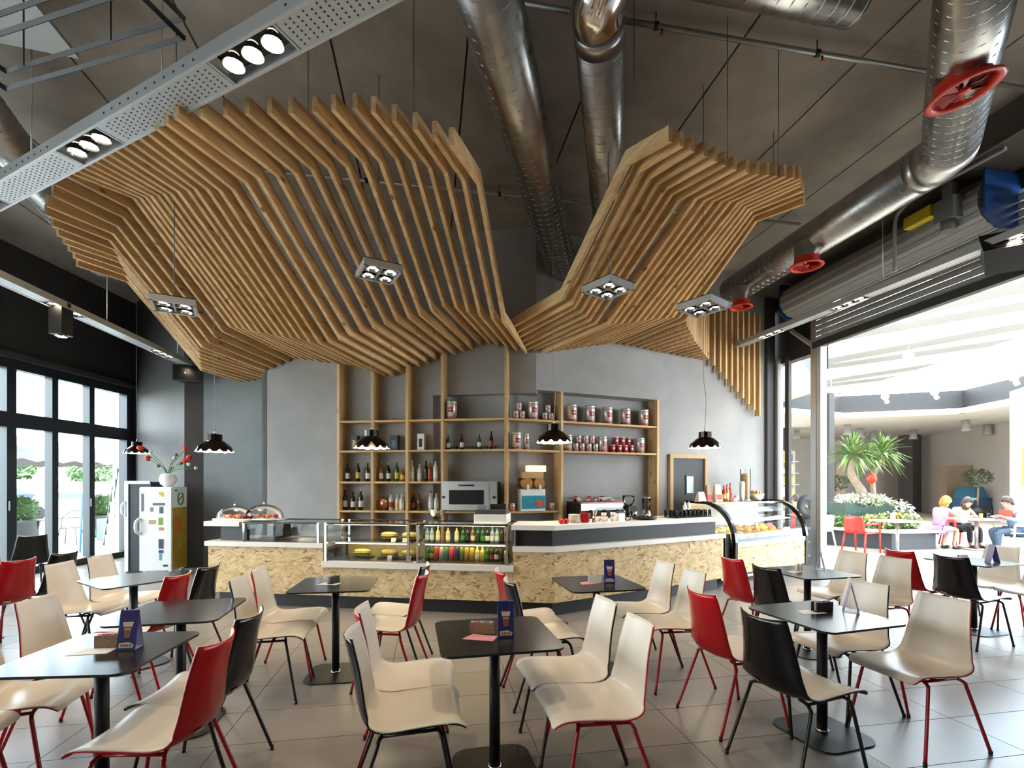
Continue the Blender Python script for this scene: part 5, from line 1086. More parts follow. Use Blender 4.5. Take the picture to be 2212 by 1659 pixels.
# sign stand outside the glass
sg = thing('chalk_sign', 'dark sign board with an oval top showing orange figures, behind the shop glass', 'sign', (5.62, 9.3, 0), R(-8)); part('board', MB().box((0, 0, .46), (.34, .05, .92)), mat('slate_board', (.035, .038, .04), .6, var=.4, scale=9), sg)
part('oval_top', MB().sheet(lambda a, b: (.17*b*cos(2*pi*a), -.02, 1.13+.235*b*sin(2*pi*a)), 28, 2, .04), mat('slate_oval', (.03, .028, .028), .5), sg)
part('oval_rim', MB().tube([(.165*cos(2*pi*k/28), -.03, 1.13+.23*sin(2*pi*k/28)) for k in range(29)], .012, 6), M_blackm, sg)
M_ging = mat('orange_figure', (.55, .26, .07), .6)
for x, z, s_ in ((-.02, 1.17, 1.0), (-.07, 1.05, .7), (.08, 1.05, .7)): part('painted_figure', MB().blob((x, -.032, z+.05*s_), (.025*s_, .004, .025*s_), 10, 5).blob((x, -.032, z), (.035*s_, .004, .045*s_), 10, 5).blob((x-.03*s_, -.032, z-.04*s_), (.018*s_, .004, .03*s_), 8, 4).blob((x+.03*s_, -.032, z-.04*s_), (.018*s_, .004, .03*s_), 8, 4), M_ging, sg)
for k in range(3): part('painted_mark', MB().box((0, -.027, .2+.26*k), (.22, .004, .05)).box((-.06, -.027, .29+.26*k), (.06, .004, .08)), mat('chalk_grey', (.12, .13, .13), .7), sg)

# ------------------------------------------------------------------ juice fridge with vase, second cabinet beside it
A7 = R(7); fg = thing('drinks_fridge', 'white drinks fridge on casters with an orange juice print on its side', 'fridge', (-6.06, 8.47, 0), A7)
part('cabinet', MB().box((0, 0, .80), (.50, .46, 1.42)), M_whitegloss, fg); M_juice = mat('juice_print', (.42, .27, .025), .35, var=.3, scale=5)
part('door', MB().box((0, -.242, .80), (.495, .03, 1.40)), M_whitegloss, fg)
part('door_window', MB().box((.04, -.259, 1.03), (.30, .004, .78)), mat('lit_fridge_window', (.75, .80, .78), .15, emit=(.9, 1, .97), estr=.55), fg)
part('side_print', MB().box((.2525, 0, .625), (.004, .45, 1.06)), M_juice, fg); part('side_print_orange', MB().tube([(.2545, -.08, .85), (.256, -.08, .85)], .15, 20), mat('orange_slice_print', (.48, .17, .02), .4), fg)
ring = [(.256, .02+.085*cos(q), 1.31+.11*sin(q)) for q in [pi*.62+k*2*pi*.86/16 for k in range(17)]]
part('side_logo_ring', MB().tube(ring, .011, 5), mat('logo_green', (.03, .22, .04), .4), fg); part('side_logo_stroke', MB().tube([(.256, -.05, 1.28), (.256, .10, 1.36)], .012, 5), mat('logo_red', (.5, .06, .03), .4), fg)
part('side_logo_text', MB().box((.256, -.12, 1.45), (.003, .08, .03)), MATS['logo_green'], fg)
part('door_handle', MB().tube(cat([(-.24, -.26, .98), (-.27, -.31, .92), (-.27, -.31, .78), (-.24, -.26, .72)], 4), .025, 8), M_whitegloss, fg)
for k in range(3): part('fridge_shelf', MB().box((.04, -.262, .78+.2*k), (.28, .004, .012)), M_alu, fg)
for k, (x, z, w_, h_, m_) in enumerate([(.10, 1.40, .09, .05, L_yel), (.12, 1.36, .07, .03, L_yel), (.06, 1.22, .2, .05, mat('fridge_grey', (.1, .12, .13), .4)), (.10, 1.12, .07, .12, mat('fridge_teal', (.04, .10, .12), .4)), (-.05, 1.13, .06, .08, mat('fridge_grey2', (.2, .22, .22), .4)), (.09, .93, .08, .13, mat('fridge_green', (.18, .32, .05), .4)), (-.04, .92, .12, .08, mat('fridge_tan', (.45, .33, .18), .4)), (.09, .55, .07, .16, mat('fridge_dark', (.03, .05, .05), .4)), (.09, .42, .07, .05, mat('fridge_blue', (.02, .06, .2), .4)), (.08, .33, .03, .12, mat('fridge_cyan', (.1, .35, .38), .4)), (.10, .80, .09, .06, mat('fridge_pink', (.5, .25, .2), .4)), (-.20, 1.25, .03, .3, mat('fridge_text', (.12, .13, .13), .4)), (.16, .18, .07, .03, C_blk)]):
    part('door_print', MB().box((x-.0, -.264, z), (w_, .003, h_)), m_, fg)
for sx in (-.2, .2):
    for sy in (-.18, .18): part('caster', MB().tube([(sx-.015, sy, .04), (sx+.015, sy, .04)], .04, 12).box((sx, sy, .075), (.05, .05, .03)), M_chrome, fg)
f2 = thing('tall_cabinet', 'grey glazed cabinet with a curved handle just left of the white fridge', 'cabinet', (-6.62, 8.72, 0), A7); part('carcass', MB().box((.03, .02, .82), (.40, .40, 1.56)), M_winframe, f2); part('door_frame', MB().box((-.15, -.19, .82), (.06, .03, 1.58)).box((.03, -.19, 1.59), (.40, .03, .05)), M_alu, f2); part('door_handle', MB().tube(cat([(-.16, -.2, 1.25), (-.19, -.25, 1.2), (-.19, -.25, 1.05), (-.16, -.2, 1.0)], 4), .018, 8), M_chrome, f2); part('plinth', MB().box((.03, 0, .02), (.38, .38, .04)), M_blackm, f2)
vs = thing('flower_vase', 'round white vase of red flowers on top of the fridge', 'vase', (-5.98, 8.45, 1.5105)); part('vase_body', MB().lathe([(.05, 0), (.11, .05), (.135, .13), (.11, .21), (.06, .235), (.05, .22)], 20), M_whitegloss, vs)
M_stem = mat('flower_stem', (.05, .16, .04), .6); M_petal = mat('red_petal', (.6, .02, .015), .5); M_white_p = mat('white_petal', (.6, .6, .55), .6)
random.seed(3)
for k, (dx, dz, red) in enumerate([(-.45, .42, 1), (-.40, .25, 1), (-.22, .12, 0), (.30, .42, 1), (.36, .27, 1), (.40, .14, 0), (.26, .16, 0), (.44, .08, 0), (.2, .3, 0), (-.33, .36, 0), (.33, .2, 1), (.1, .25, 0)]):
    dy = random.uniform(-.1, .1); st_ = cat([(0, 0, .2), (dx*.3, dy*.4, .28+dz*.3), (dx, dy, .24+dz)], 4); part('flower_stem', MB().tube(st_, .005, 5), M_stem, vs)
    part('blossom' if red else 'leaf_spray', MB().blob((dx, dy, .25+dz), .045 if red else .03, 8, 5, jit=.3), M_petal if red else (M_white_p if k % 2 else M_stem), vs)
# ------------------------------------------------------------------ mall hall beyond the shop front
M_mfloor = mat('beige_stone_floor', (.40, .34, .27), .45, var=.06, scale=1.5); M_mwall = mat('mall_white_wall', (.50, .455, .42), .7, var=.04, scale=.8); M_mdark = mat('mall_dark_column', (.055, .05, .05), .6); M_msoff = mat('mall_soffit', (.66, .63, .58), .8); M_mblack = mat('mall_black_fascia', (.012, .011, .011), .6); M_beam = mat('skylight_beam', (.36, .37, .37), .6)
HALL = [FF(-13), (34, -6), (34, 38), (2.0, 38), (2.0, 13.0), FF(2.4)]
fm = MB(); fm.quad(*[(x, y, -.003) for x, y in HALL]); struct('floor', fm, M_mfloor)
struct('ceiling', MB().prism([FF(2.4, .25), (4.6, 13), (2, 13), (2, 38), (9.2, 38), (9.2, 14.6), FF(1.2, .25)], 4.35, 4.55), M_msoff)
HOLE = [(8.6, 14.6), (9.3, 20.5), (12.4, 21.2), (17.2, 20.0), (18.2, 15.0), (12.6, 10.6)]
HOLE = [FF(-12, .3), FF(-3.2, .3), FF(1.15, .3), (8.2, 14.0), (9.2, 18.6), (13.9, 20.6), (17.9, 19.3), (17.2, 13.2), (12.2, 4.0), (11.5, -3.5)]
# white ceiling ring around the skylight opening
out = MB(); RING = [(9.2, 38), (9.2, 18.6), (13.9, 20.6), (17.9, 19.3), (17.2, 13.2), (12.2, 4.0), (11.5, -6), (34, -6), (34, 38)]
struct('ceiling', MB().prism(list(reversed([(9.2, 18.6), (9.2, 38), (34, 38), (34, 19.3), (17.9, 19.3), (13.9, 20.6)])), 4.35, 4.55), M_msoff)
struct('ceiling', MB().prism([(17.9, 19.3), (17.2, 13.2), (12.2, 4.0), (11.5, -6), (34, -6), (34, 19.3)], 4.35, 4.55), M_msoff)
# dark upstand around the opening, then white skylight beams above it
ed = [(8.2, 12.6), (9.2, 18.6), (13.9, 20.6), (17.9, 19.3), (17.2, 13.2), (12.2, 4.0), (11.5, -6)]
for a, b in zip(ed, ed[1:]): wall('wall_skylight', a, b, 4.56, 5.3, M_mblack, .15, 1)
for a, b in zip(ed, ed[1:]):
    a, b = Vector(a), Vector(b); n_ = Vector(((b-a).y, -(b-a).x)).normalized(); mb = MB().prism([tuple(a+n_*.0), tuple(a+n_*.22), tuple(b+n_*.22), tuple(b)], 4.36, 4.56); struct('trim_4', mb, mat('white_edge', (.78, .76, .70), .6))
sky = thing('skylight_louvres', 'rows of slanting grey beams under the mall skylight', 'skylight', (12, 12, 5.4))
bd = Vector((-.66, .75)).normalized(); bn = Vector((bd.y, -bd.x))
for k in range(11):
    c = Vector((9.2, 4.6))+Vector((.50, .87))*(k*1.75); sk = (.10 if k % 2 else -.07)
    d_ = Vector((bd.x*cos(sk)-bd.y*sin(sk), bd.x*sin(sk)+bd.y*cos(sk))); n_ = Vector((-d_.y, d_.x))*.36
    if n_.y < 0: n_ = -n_
    pl = clip([tuple(c-d_*16-n_), tuple(c-d_*16+n_), tuple(c+d_*16+n_), tuple(c+d_*16-n_)][::1], [FF(-9, .5), (11.6, -3), (12.2, 4.0), (17.0, 13.2), (17.6, 19.1), (13.9, 20.3), (9.4, 18.4), FF(2.3, .5)])
    if len(pl) < 3: pl = clip([tuple(c-d_*16-n_), tuple(c-d_*16+n_), tuple(c+d_*16+n_), tuple(c+d_*16-n_)][::-1], [FF(-9, .5), (11.6, -3), (12.2, 4.0), (17.0, 13.2), (17.6, 19.1), (13.9, 20.3), (9.4, 18.4), FF(2.3, .5)])
    if len(pl) >= 3: part('beam', MB().prism(pl, 5.3, 5.62), M_beam, sky, world=True)
wall('wall_mall_back', (34, 30), (9.5, 30), 0, 4.5, M_mwall, .3, -1)
wall('wall_mall_right', (24.5, 31), (19.5, 12), 0, 4.5, M_mwall, .3, 1)
wall('wall_mall_left', (2.4, 14), (8.0, 16.6), 3.05, 4.5, mat('shop_sign_band', (.075, .075, .075), .6), .3, 1)
wall('wall_mall_left', (2.0, 17.4), (8.2, 20.5), 0, 4.5, mat('shop_lit_wall', (.82, .78, .55), .6), .2, 1)
wall('wall_mall_left', (8.2, 16.6), (8.6, 29.9), 3.3, 4.4, M_mwall, .3, 1)
wall('wall_mall_far', (9.5, 29.9), (9.6, 24), 0, 4.4, M_mwall, .2, 1)
for x, y, w_ in ((8.4, 16.6, .35), (13.3, 24.2, .5), (22.5, 27.5, .75), (9.9, 15.2, .22)):
    struct('trim_5', MB().box((x, y, 2.2), (w_, w_, 4.4), R(20)), M_mdark if x != 8.4 else mat('grey_column', (.24, .23, .225), .6))
light('shop_lamp', 'POINT', (5.4, 17.6, 2.9), 170, (1.0, .93, .72), shadow_soft_size=.4)
light('shop_lamp', 'POINT', (11.3, 24.5, 3.2), 260, (1.0, .94, .8), shadow_soft_size=.4)
# lit shop posters and counter
M_post = mat('poster_print', (.16, .13, .12), .5, var=.7, scale=7)
for k, (x, z, w_, h_) in enumerate(((5.9, 2.35, .5, 1.0), (7.55, 2.55, .5, .42), (7.55, 2.05, .5, .5), (6.55, 1.5, .55, .6))):
    y = 17.4+(x-2.0)*.5-.08; single('poster', MB().box((x, y, z), (w_, .03, h_), R(26.5)), M_post, 'dark picture poster on the lit yellow shop wall, %s' % ('tall one at the left', 'upper right one', 'middle right one', 'low middle one')[k], 'poster')
single('shop_partition', MB().box((7.5, 18.9, 1.0), (1.1, .1, 1.7), R(26.5)), mat('grey_panel', (.20, .21, .21), .6), 'grey partition panel in the lit shop behind the sign', 'panel')
# toy shop shelves behind the yucca
tsx = thing('shop_shelf', 'tall shelf crowded with colourful goods behind the yucca', 'shelf', (11.7, 23.0, 0)); part('back_board', MB().box((11.7, 23.2, 1.6), (4.4, .05, 3.2), R(15)), mat('tan_board', (.55, .46, .30), .6), tsx, world=True)
random.seed(11); gc = [(.45,.06,.05),(.06,.10,.30),(.50,.40,.12),(.55,.5,.42),(.10,.22,.30),(.40,.2,.1),(.6,.6,.58)]
for r_ in range(5):
    part('shelf_board', MB().box((11.7, 23.0, .45+.55*r_), (4.3, .35, .03), R(15)), L_wht, tsx, world=True)
gm_ = [mat('goods_%d' % i, c, .5) for i, c in enumerate(gc)]
for r_ in range(5):
    for k in range(13):
        x = -2.0+.31*k; h_ = random.uniform(.2, .42); p = (11.7+x*cos(R(15)), 23.0+x*sin(R(15)))
        tag(obj('packed_toy', MB().box((0, 0, h_/2), (.24, .2, h_), R(15)).mesh('packed_toy', gm_[random.randrange(7)]), None, (p[0], p[1], .466+.55*r_)), 'small coloured package on the crowded shelf behind the yucca', 'package', 'packages on the toy shelf')
# mall ceiling spots
M_can = mat('spot_can', (.30, .29, .275), .5)
for k, (px_, py_) in enumerate(((17.2, 24.0), (20.3, 24.6), (19.6, 21.0), (15.6, 22.6), (22.0, 22.5), (20.6, 18.2), (14.4, 24.6), (19.0, 25.5))):
    t = thing('ceiling_can_light', 'grey cylinder spotlight under the mall soffit, %s' % ('first', 'second', 'third', 'fourth', 'fifth', 'sixth', 'seventh', 'eighth')[k], 'spotlight', (px_, py_, 3.85), 0, 'mall can lights'); part('can_body', MB().lathe([(.20, 0), (.16, .1), (.15, .45)], 14), M_can, t); part('lamp_face', MB().lathe([(.17, .005), (.001, .005)], 12, cap=False), mat('dim_lamp', (1, 1, 1), .5, emit=(1, .95, .85), estr=1.2), t)
for k, (x, y, z) in enumerate(((10.6, 13.0, 4.9), (14.2, 12.0, 4.85), (15.9, 15.4, 4.85), (11.3, 17.2, 4.8), (14.2, 18.5, 4.8), (9.3, 15.6, 4.8), (15.3, 17.6, 4.8))):
    t = thing('globe_spotlight', 'white globe spotlight hung under the skylight beams, %s' % ('large near one', 'right near one', 'right middle one', 'far left one', 'far middle one', 'left one', 'far right one')[k], 'spotlight', (x, y, z), 0, 'globe spotlights'); part('globe', MB().blob((0, 0, .1), .13, 12, 8), M_whitegloss, t); part('lamp_head', MB().tube([(0, -.05, -.05), (.02, -.1, -.16)], .07, 10), M_whitegloss, t); part('stem', MB().tube([(0, 0, .2), (0, 0, .5)], .012, 6), M_alu, t)

# planter bench
pb = thing('planter_bench', 'dark hexagonal planter with a pale bench top and mixed flowers', 'bench', (9.6, 12.9, 0))
HX = [(7.75, 12.9), (9.0, 11.45), (10.3, 11.65), (11.1, 13.1), (10.2, 14.6), (8.5, 14.5)]
def inset(P, f): c = sum((Vector(p) for p in P), Vector((0, 0)))/len(P); return [tuple(c+(Vector(p)-c)*f) for p in P]
part('base', MB().prism(inset(HX, .93), 0, .40), mat('slate_bench', (.045, .05, .06), .5), pb, world=True)
top = MB(); a_, b_ = inset(HX, 1.04), inset(HX, .74)
for k in range(6):
    j = (k+1) % 6; top.prism([a_[k], a_[j], b_[j], b_[k]], .40, .455)
part('bench_top', top, mat('pale_bench_wood', (.62, .55, .36), .5), pb, world=True); part('soil', MB().prism(inset(HX, .74), .38, .42), mat('soil', (.03, .022, .015), .9), pb, world=True)
def leafball(rng, n_, cx, cy, cz, rx, ry, rz, l, w_):
    mb = MB()
    for _ in range(n_):
        while True:
            p = [rng.uniform(-1, 1) for _ in range(3)]
            if .3 < sum(x*x for x in p) < 1: break
        c = Vector((cx+p[0]*rx, cy+p[1]*ry, cz+p[2]*rz)); d = Vector([rng.uniform(-1, 1) for _ in range(3)]).normalized(); e = d.cross(Vector((rng.uniform(-1, 1), rng.uniform(-1, 1), 1))).normalized()
        mb.quad(c-d*l/2, c+e*w_/2, c+d*l/2, c-e*w_/2)
    return mb
rg = random.Random(5); M_leaf = mat('shrub_leaf', (.10, .19, .035), .5, var=.4, scale=9); M_leaf2 = mat('pale_leaf', (.24, .30, .12), .5, var=.3, scale=9); M_orf = mat('orange_bloom', (.62, .20, .03), .5); M_whf = mat('white_bloom', (.75, .73, .66), .6)
for k, (x, y, s_) in enumerate(((8.6, 12.7, .35), (9.2, 12.3, .38), (9.7, 12.4, .42), (10.2, 12.7, .45), (10.3, 13.3, .42), (9.6, 13.9, .4), (8.9, 13.8, .4))):
    t = thing('bedding_shrub', 'low leafy shrub in the mall planter, %s' % ('far left', 'left of middle', 'middle', 'right of middle', 'rightmost', 'rear right', 'rear left')[k], 'plant', (x, y, .42), 0, 'shrubs in the mall planter'); o = part('foliage', leafball(rg, 260, 0, 0, s_*.45, s_, s_*.9, s_*.55, .16, .05), (M_leaf, M_leaf2)[k % 2], t); o['kind'] = 'stuff'
    if k in (1, 2, 3, 6): part('blossoms', leafball(rg, 40, 0, 0, s_*.7, s_*.9, s_*.8, s_*.35, .09, .08), M_orf if k < 3 else M_whf, t)['kind'] = 'stuff'
pg_ = thing('raised_planter', 'deep green square planter brimming with white flowers in the mall', 'planter', (9.55, 13.2, .42)); part('planter_box', MB().prism([(8.85, 12.9), (10.15, 12.95), (10.1, 13.7), (8.85, 13.7)], .42, 1.06), mat('deep_green_box', (.022, .055, .045), .5), pg_, world=True); part('white_flowers', leafball(rg, 420, 9.5, 13.2, 1.15, .75, .45, .17, .12, .06), M_whf, pg_, world=True)['kind'] = 'stuff'; part('trailing_leaves', leafball(rg, 260, 9.55, 13.15, 1.1, .78, .5, .2, .14, .05), M_leaf2, pg_, world=True)['kind'] = 'stuff'; part('trailing_flowers', leafball(rg, 200, 10.35, 12.95, .8, .3, .3, .38, .1, .06), M_whf, pg_, world=True)['kind'] = 'stuff'
yu = thing('yucca_tree', 'tall yucca with two spiky heads rising from the green planter', 'plant', (9.55, 13.3, 1.0)); M_trunk = mat('yucca_trunk', (.26, .20, .14), .8, var=.2, scale=8)
part('trunk', MB().tube(cat([(9.65, 13.3, 1.0), (9.55, 13.3, 1.4), (9.28, 13.3, 1.85), (9.35, 13.3, 2.25)], 4), [.12]*5+[.10]*4+[.08]*4, 10), M_trunk, yu, world=True); part('trunk', MB().tube(cat([(10.0, 13.4, 1.0), (9.95, 13.4, 1.7), (10.1, 13.4, 2.3)], 4), .06, 8), M_trunk, yu, world=True)
for hx, hz, n_, l_ in ((9.35, 2.35, 120, .85), (10.12, 2.38, 105, .8), (9.75, 2.25, 40, .7)):
    for q in range(n_//4 if False else n_):
        th = rg.uniform(0, 2*pi); el_ = rg.uniform(-.8, 1.45); d = Vector((cos(th)*cos(el_), sin(th)*cos(el_), sin(el_))); e = d.cross(Vector((0, 0, 1))).normalized()*.032; c = Vector((hx, 13.3, hz)); ln = l_*rg.uniform(.7, 1.0); m1 = c+d*ln*.5+Vector((0, 0, .03)); tip = c+d*ln-Vector((0, 0, .10+.15*max(0, cos(el_))*rg.random()))
        part('leaf', MB().add([c, m1-e, m1+Vector((0, 0, -.012)), m1+e, tip], [(0, 1, 2), (0, 2, 3), (1, 4, 2), (2, 4, 3)]), M_leaf if q % 3 else M_leaf2, yu, world=True)
single('red_balloon', MB().blob((9.62, 13.0, 1.72), (.12, .12, .15), 12, 8).tube([(9.62, 13.0, 1.58), (9.62, 13.0, 1.3)], .008, 5), M_ductred, 'round red ornament on a stick among the white flowers', 'ornament')
for (x, y, hh, lb) in ((15.0, 22.5, 2.0, 'small potted tree before the white mall wall'), (20.6, 21.5, 2.3, 'dark potted tree at the right by the mural wall')):
    t = thing('potted_tree', lb, 'plant', (x, y, 0)); part('pot', MB().lathe([(.28, 0), (.42, .62), (.40, .62)], 14), M_blackm, t); part('trunk', MB().tube([(0, 0, .6), (.03, 0, hh*.75)], .035, 6), M_trunk, t); part('crown', leafball(rg, 320, 0, 0, hh*.82, .55, .5, .38, .2, .06), mat('dusty_leaf', (.09, .10, .05), .6), t)['kind'] = 'stuff'
# distant doors and blocks
for x, w_, h_, lb in ((16.4, .7, 2.7, 'tan door panel in the white mall wall beside the small tree'),): single('tan_doorway', MB().box((x, 24.3, h_/2), (.45, .1, h_)), mat('tan_panel', (.26, .19, .13), .6), lb, 'panel')
single('tan_block', MB().box((22.0, 24.0, .9), (1.4, .4, 3.2)), mat('tan_block', (.25, .18, .12), .6), 'tan rectangle panel on the mall wall behind the toy car', 'panel')
mu = thing('wall_mural', 'abstract blue, grey and orange painted wall at the right frame edge', 'mural', (13.9, 14.3, 0))
part('wall_board', MB().box((14.1, 13.2, 2.15), (2.0, .12, 4.2), R(65)), M_mwall, mu, world=True)
md = Vector((cos(R(65)), sin(R(65)))); mn = Vector((-sin(R(65)), cos(R(65)))); mc = Vector((14.1, 13.2))
def mpoly(pts, m, nm, o_=.065): part(nm, MB().quad(*[(*(mc+md*a+mn*o_), z) for a, z in pts]), m, mu, world=True)
mpoly([(.95, 3.6), (.5, 4.0), (.55, 3.0), (.98, 2.3)], mat('mural_blue', (.22, .33, .38), .6), 'blue_shape'); mpoly([(.95, 1.4), (-.9, 1.2), (-.95, .0), (.95, .0)], mat('mural_grey', (.3, .29, .28), .6), 'grey_shape'); mpoly([(.3, 2.6), (-.2, 2.5), (.0, 1.5), (.35, 1.5)], mat('mural_orange', (.62, .28, .06), .6), 'orange_shape')

# toy car ride
tc = thing('toy_car_ride', 'dark blue coin-operated toy car at the far end of the mall', 'ride', (21.6, 22.8, 0), R(20)); M_tc = mat('toy_blue', (.015, .05, .10), .3)
part('car_body', MB().prism(rrect(2.2, .95, .25), .3, .95), M_tc, tc); part('cabin', MB().add([(-.7, -.4, .95), (.4, -.4, .95), (.4, .4, .95), (-.7, .4, .95), (-.45, -.33, 1.45), (.15, -.33, 1.45), (.15, .33, 1.45), (-.45, .33, 1.45)], [(0,1,5,4),(1,2,6,5),(2,3,7,6),(3,0,4,7),(4,5,6,7)]), mat('toy_teal', (.03, .12, .18), .3), tc)
for sx in (-.7, .7):
    for sy in (-.45, .45): part('wheel', MB().tube([(sx, sy-.08, .3), (sx, sy+.08, .3)], .3, 14), M_blackm, tc)
for k, c_ in enumerate(((.1, .5, .15), (.1, .2, .7), (.7, .15, .05))): part('toy_lamp', MB().blob((-1.0+.15*k, -.49, .9), .06, 8, 5), mat('toy_lamp_%d' % k, c_, .3, emit=c_, estr=1.0), tc)

# ------------------------------------------------------------------ mall café furniture
M_pred = mat('mall_red_plastic', (.55, .03, .02), .35); M_pwht = mat('mall_white_plastic', (.70, .69, .66), .4)
def armchair(label, x, y, head, m):
    t = thing('plastic_armchair', label, 'chair', (x, y, 0), R(head-90))
    part('seat', MB().sheet(lambda a, b: ((a-.5)*.46, -.22+.46*b, .44-.015*sin(pi*a)*sin(pi*b)), 4, 4, -.025), m, t)
    part('backrest', MB().sheet(lambda a, b: ((a-.5)*(.46-.04*b), -.215-.07*b-.05*(1-(2*a-1)**2), .44+.40*b-.03*(2*a-1)**4*b), 8, 5, .02), m, t)
    for sx in (-1, 1):
        part('armrest', MB().tube(cat([(sx*.24, -.24, .66), (sx*.27, 0, .665), (sx*.27, .20, .65), (sx*.265, .24, .60)], 4), .02, 6), m, t)
        part('leg', MB().tube([(sx*.265, .24, .62), (sx*.26, .27, 0)], [.022, .016], 6), m, t); part('leg', MB().tube([(sx*.22, -.21, .45), (sx*.25, -.30, 0)], [.022, .016], 6), m, t)
    return t
armchair('red plastic armchair in the mall before the planter', 8.0, 11.15, 25, M_pred)
armchair('white plastic chair just behind the shop post, used by the person in orange', 7.35, 11.7, 100, M_pwht)
armchair('red plastic armchair of the person in orange behind the shop post', 7.5, 12.6, 20, M_pred)
armchair('white plastic armchair of the man in blue', 11.55, 11.15, 175, M_pwht)
armchair('red plastic armchair of the woman in the white top', 11.35, 12.35, -95, M_pred)
def mtable(label, x, y, m, card=False):
    t = thing('mall_table', label, 'table', (x, y, 0)); part('table_top', MB().prism(rrect(.8, .8, .05), .715, .74), m, t); part('column', MB().lathe([(.035, .02), (.035, .715)], 12), M_alu, t); part('base_plate', MB().lathe([(.26, 0), (.26, .02), (.04, .03)], 16), M_alu, t)
mtable('pale table with a steel leg beside the red mall armchair', 8.72, 11.0, mat('mall_top_beige', (.5, .45, .38), .5)); mtable('white mall table shared by the three seated people', 11.1, 11.62, M_white)
mc_ = thing('table_card', 'small lilac card on the mall table by the red armchair', 'table card', (8.62, 11.0, .742)); part('front_panel', MB().box((0, 0, .085), (.11, .01, .17), m=0), M_cardpale, mc_); part('printed_dot', MB().box((0, -.006, .07), (.045, .002, .06)), M_orf, mc_)
single('juice_glass', MB().lathe([(.03, 0), (.035, .13), (.03, .13)], 10, (11.0, 11.4, .741)), mat('lime_drink', (.35, .42, .05), .2), 'glass of green drink on the white mall table', 'glass'); single('water_glass', MB().lathe([(.03, 0), (.035, .14), (.03, .14)], 10, (11.28, 11.5, .741)), MATS['tumbler_glass'], 'clear glass on the white mall table', 'glass')

# ------------------------------------------------------------------ people
def skin_mesh(nodes, edges, sub=2):
    me = bpy.data.meshes.new('tmp'); me.from_pydata([n[:3] for n in nodes], edges, []); o = bpy.data.objects.new('tmp', me); COL.objects.link(o)
    md_ = o.modifiers.new('s', 'SKIN'); sl_ = me.skin_vertices[0].data
    for i, n in enumerate(nodes):
        r = n[3] if isinstance(n[3], tuple) else (n[3], n[3]); sl_[i].radius = r; sl_[i].use_root = (i == 0)
    ss = o.modifiers.new('b', 'SUBSURF'); ss.levels = sub; ss.render_levels = sub
    dg = bpy.context.evaluated_depsgraph_get(); ev = o.evaluated_get(dg); m = bpy.data.meshes.new_from_object(ev)
    bpy.data.objects.remove(o); m.polygons.foreach_set('use_smooth', [True]*len(m.polygons)); return m
M_skin = mat('skin', (.50, .29, .20), .5)
def hand(nodes, edges, wrist, d, up_, s_=1.0):
    """palm with four unequal curled fingers and a thumb from its side, appended to the body graph"""
    d = Vector(d).normalized(); up_ = Vector(up_).normalized(); sd = d.cross(up_).normalized(); w = Vector(nodes[wrist][:3])
    pm = len(nodes); p = w+d*.055*s_; nodes.append((*p, (.036*s_, .018*s_))); edges.append((wrist, pm))
    for k, (o_, l_) in enumerate(((-.027, .062), (-.009, .075), (.009, .070), (.027, .055))):
        a = p+d*.035*s_+sd*o_*s_; b = a+d*l_*.5*s_-up_*.008; c = b+(d*.6-up_*.6)*l_*.5*s_; i = len(nodes); nodes += [(*a, .010*s_), (*b, .009*s_), (*c, .007*s_)]; edges += [(pm, i), (i, i+1), (i+1, i+2)]
    a = p-sd*.034*s_-d*.02*s_; b = a+(d*.7-sd*.6)*.035*s_; c = b+d*.028*s_; i = len(nodes); nodes += [(*a, .012*s_), (*b, .011*s_), (*c, .008*s_)]; edges += [(pm, i), (i, i+1), (i+1, i+2)]
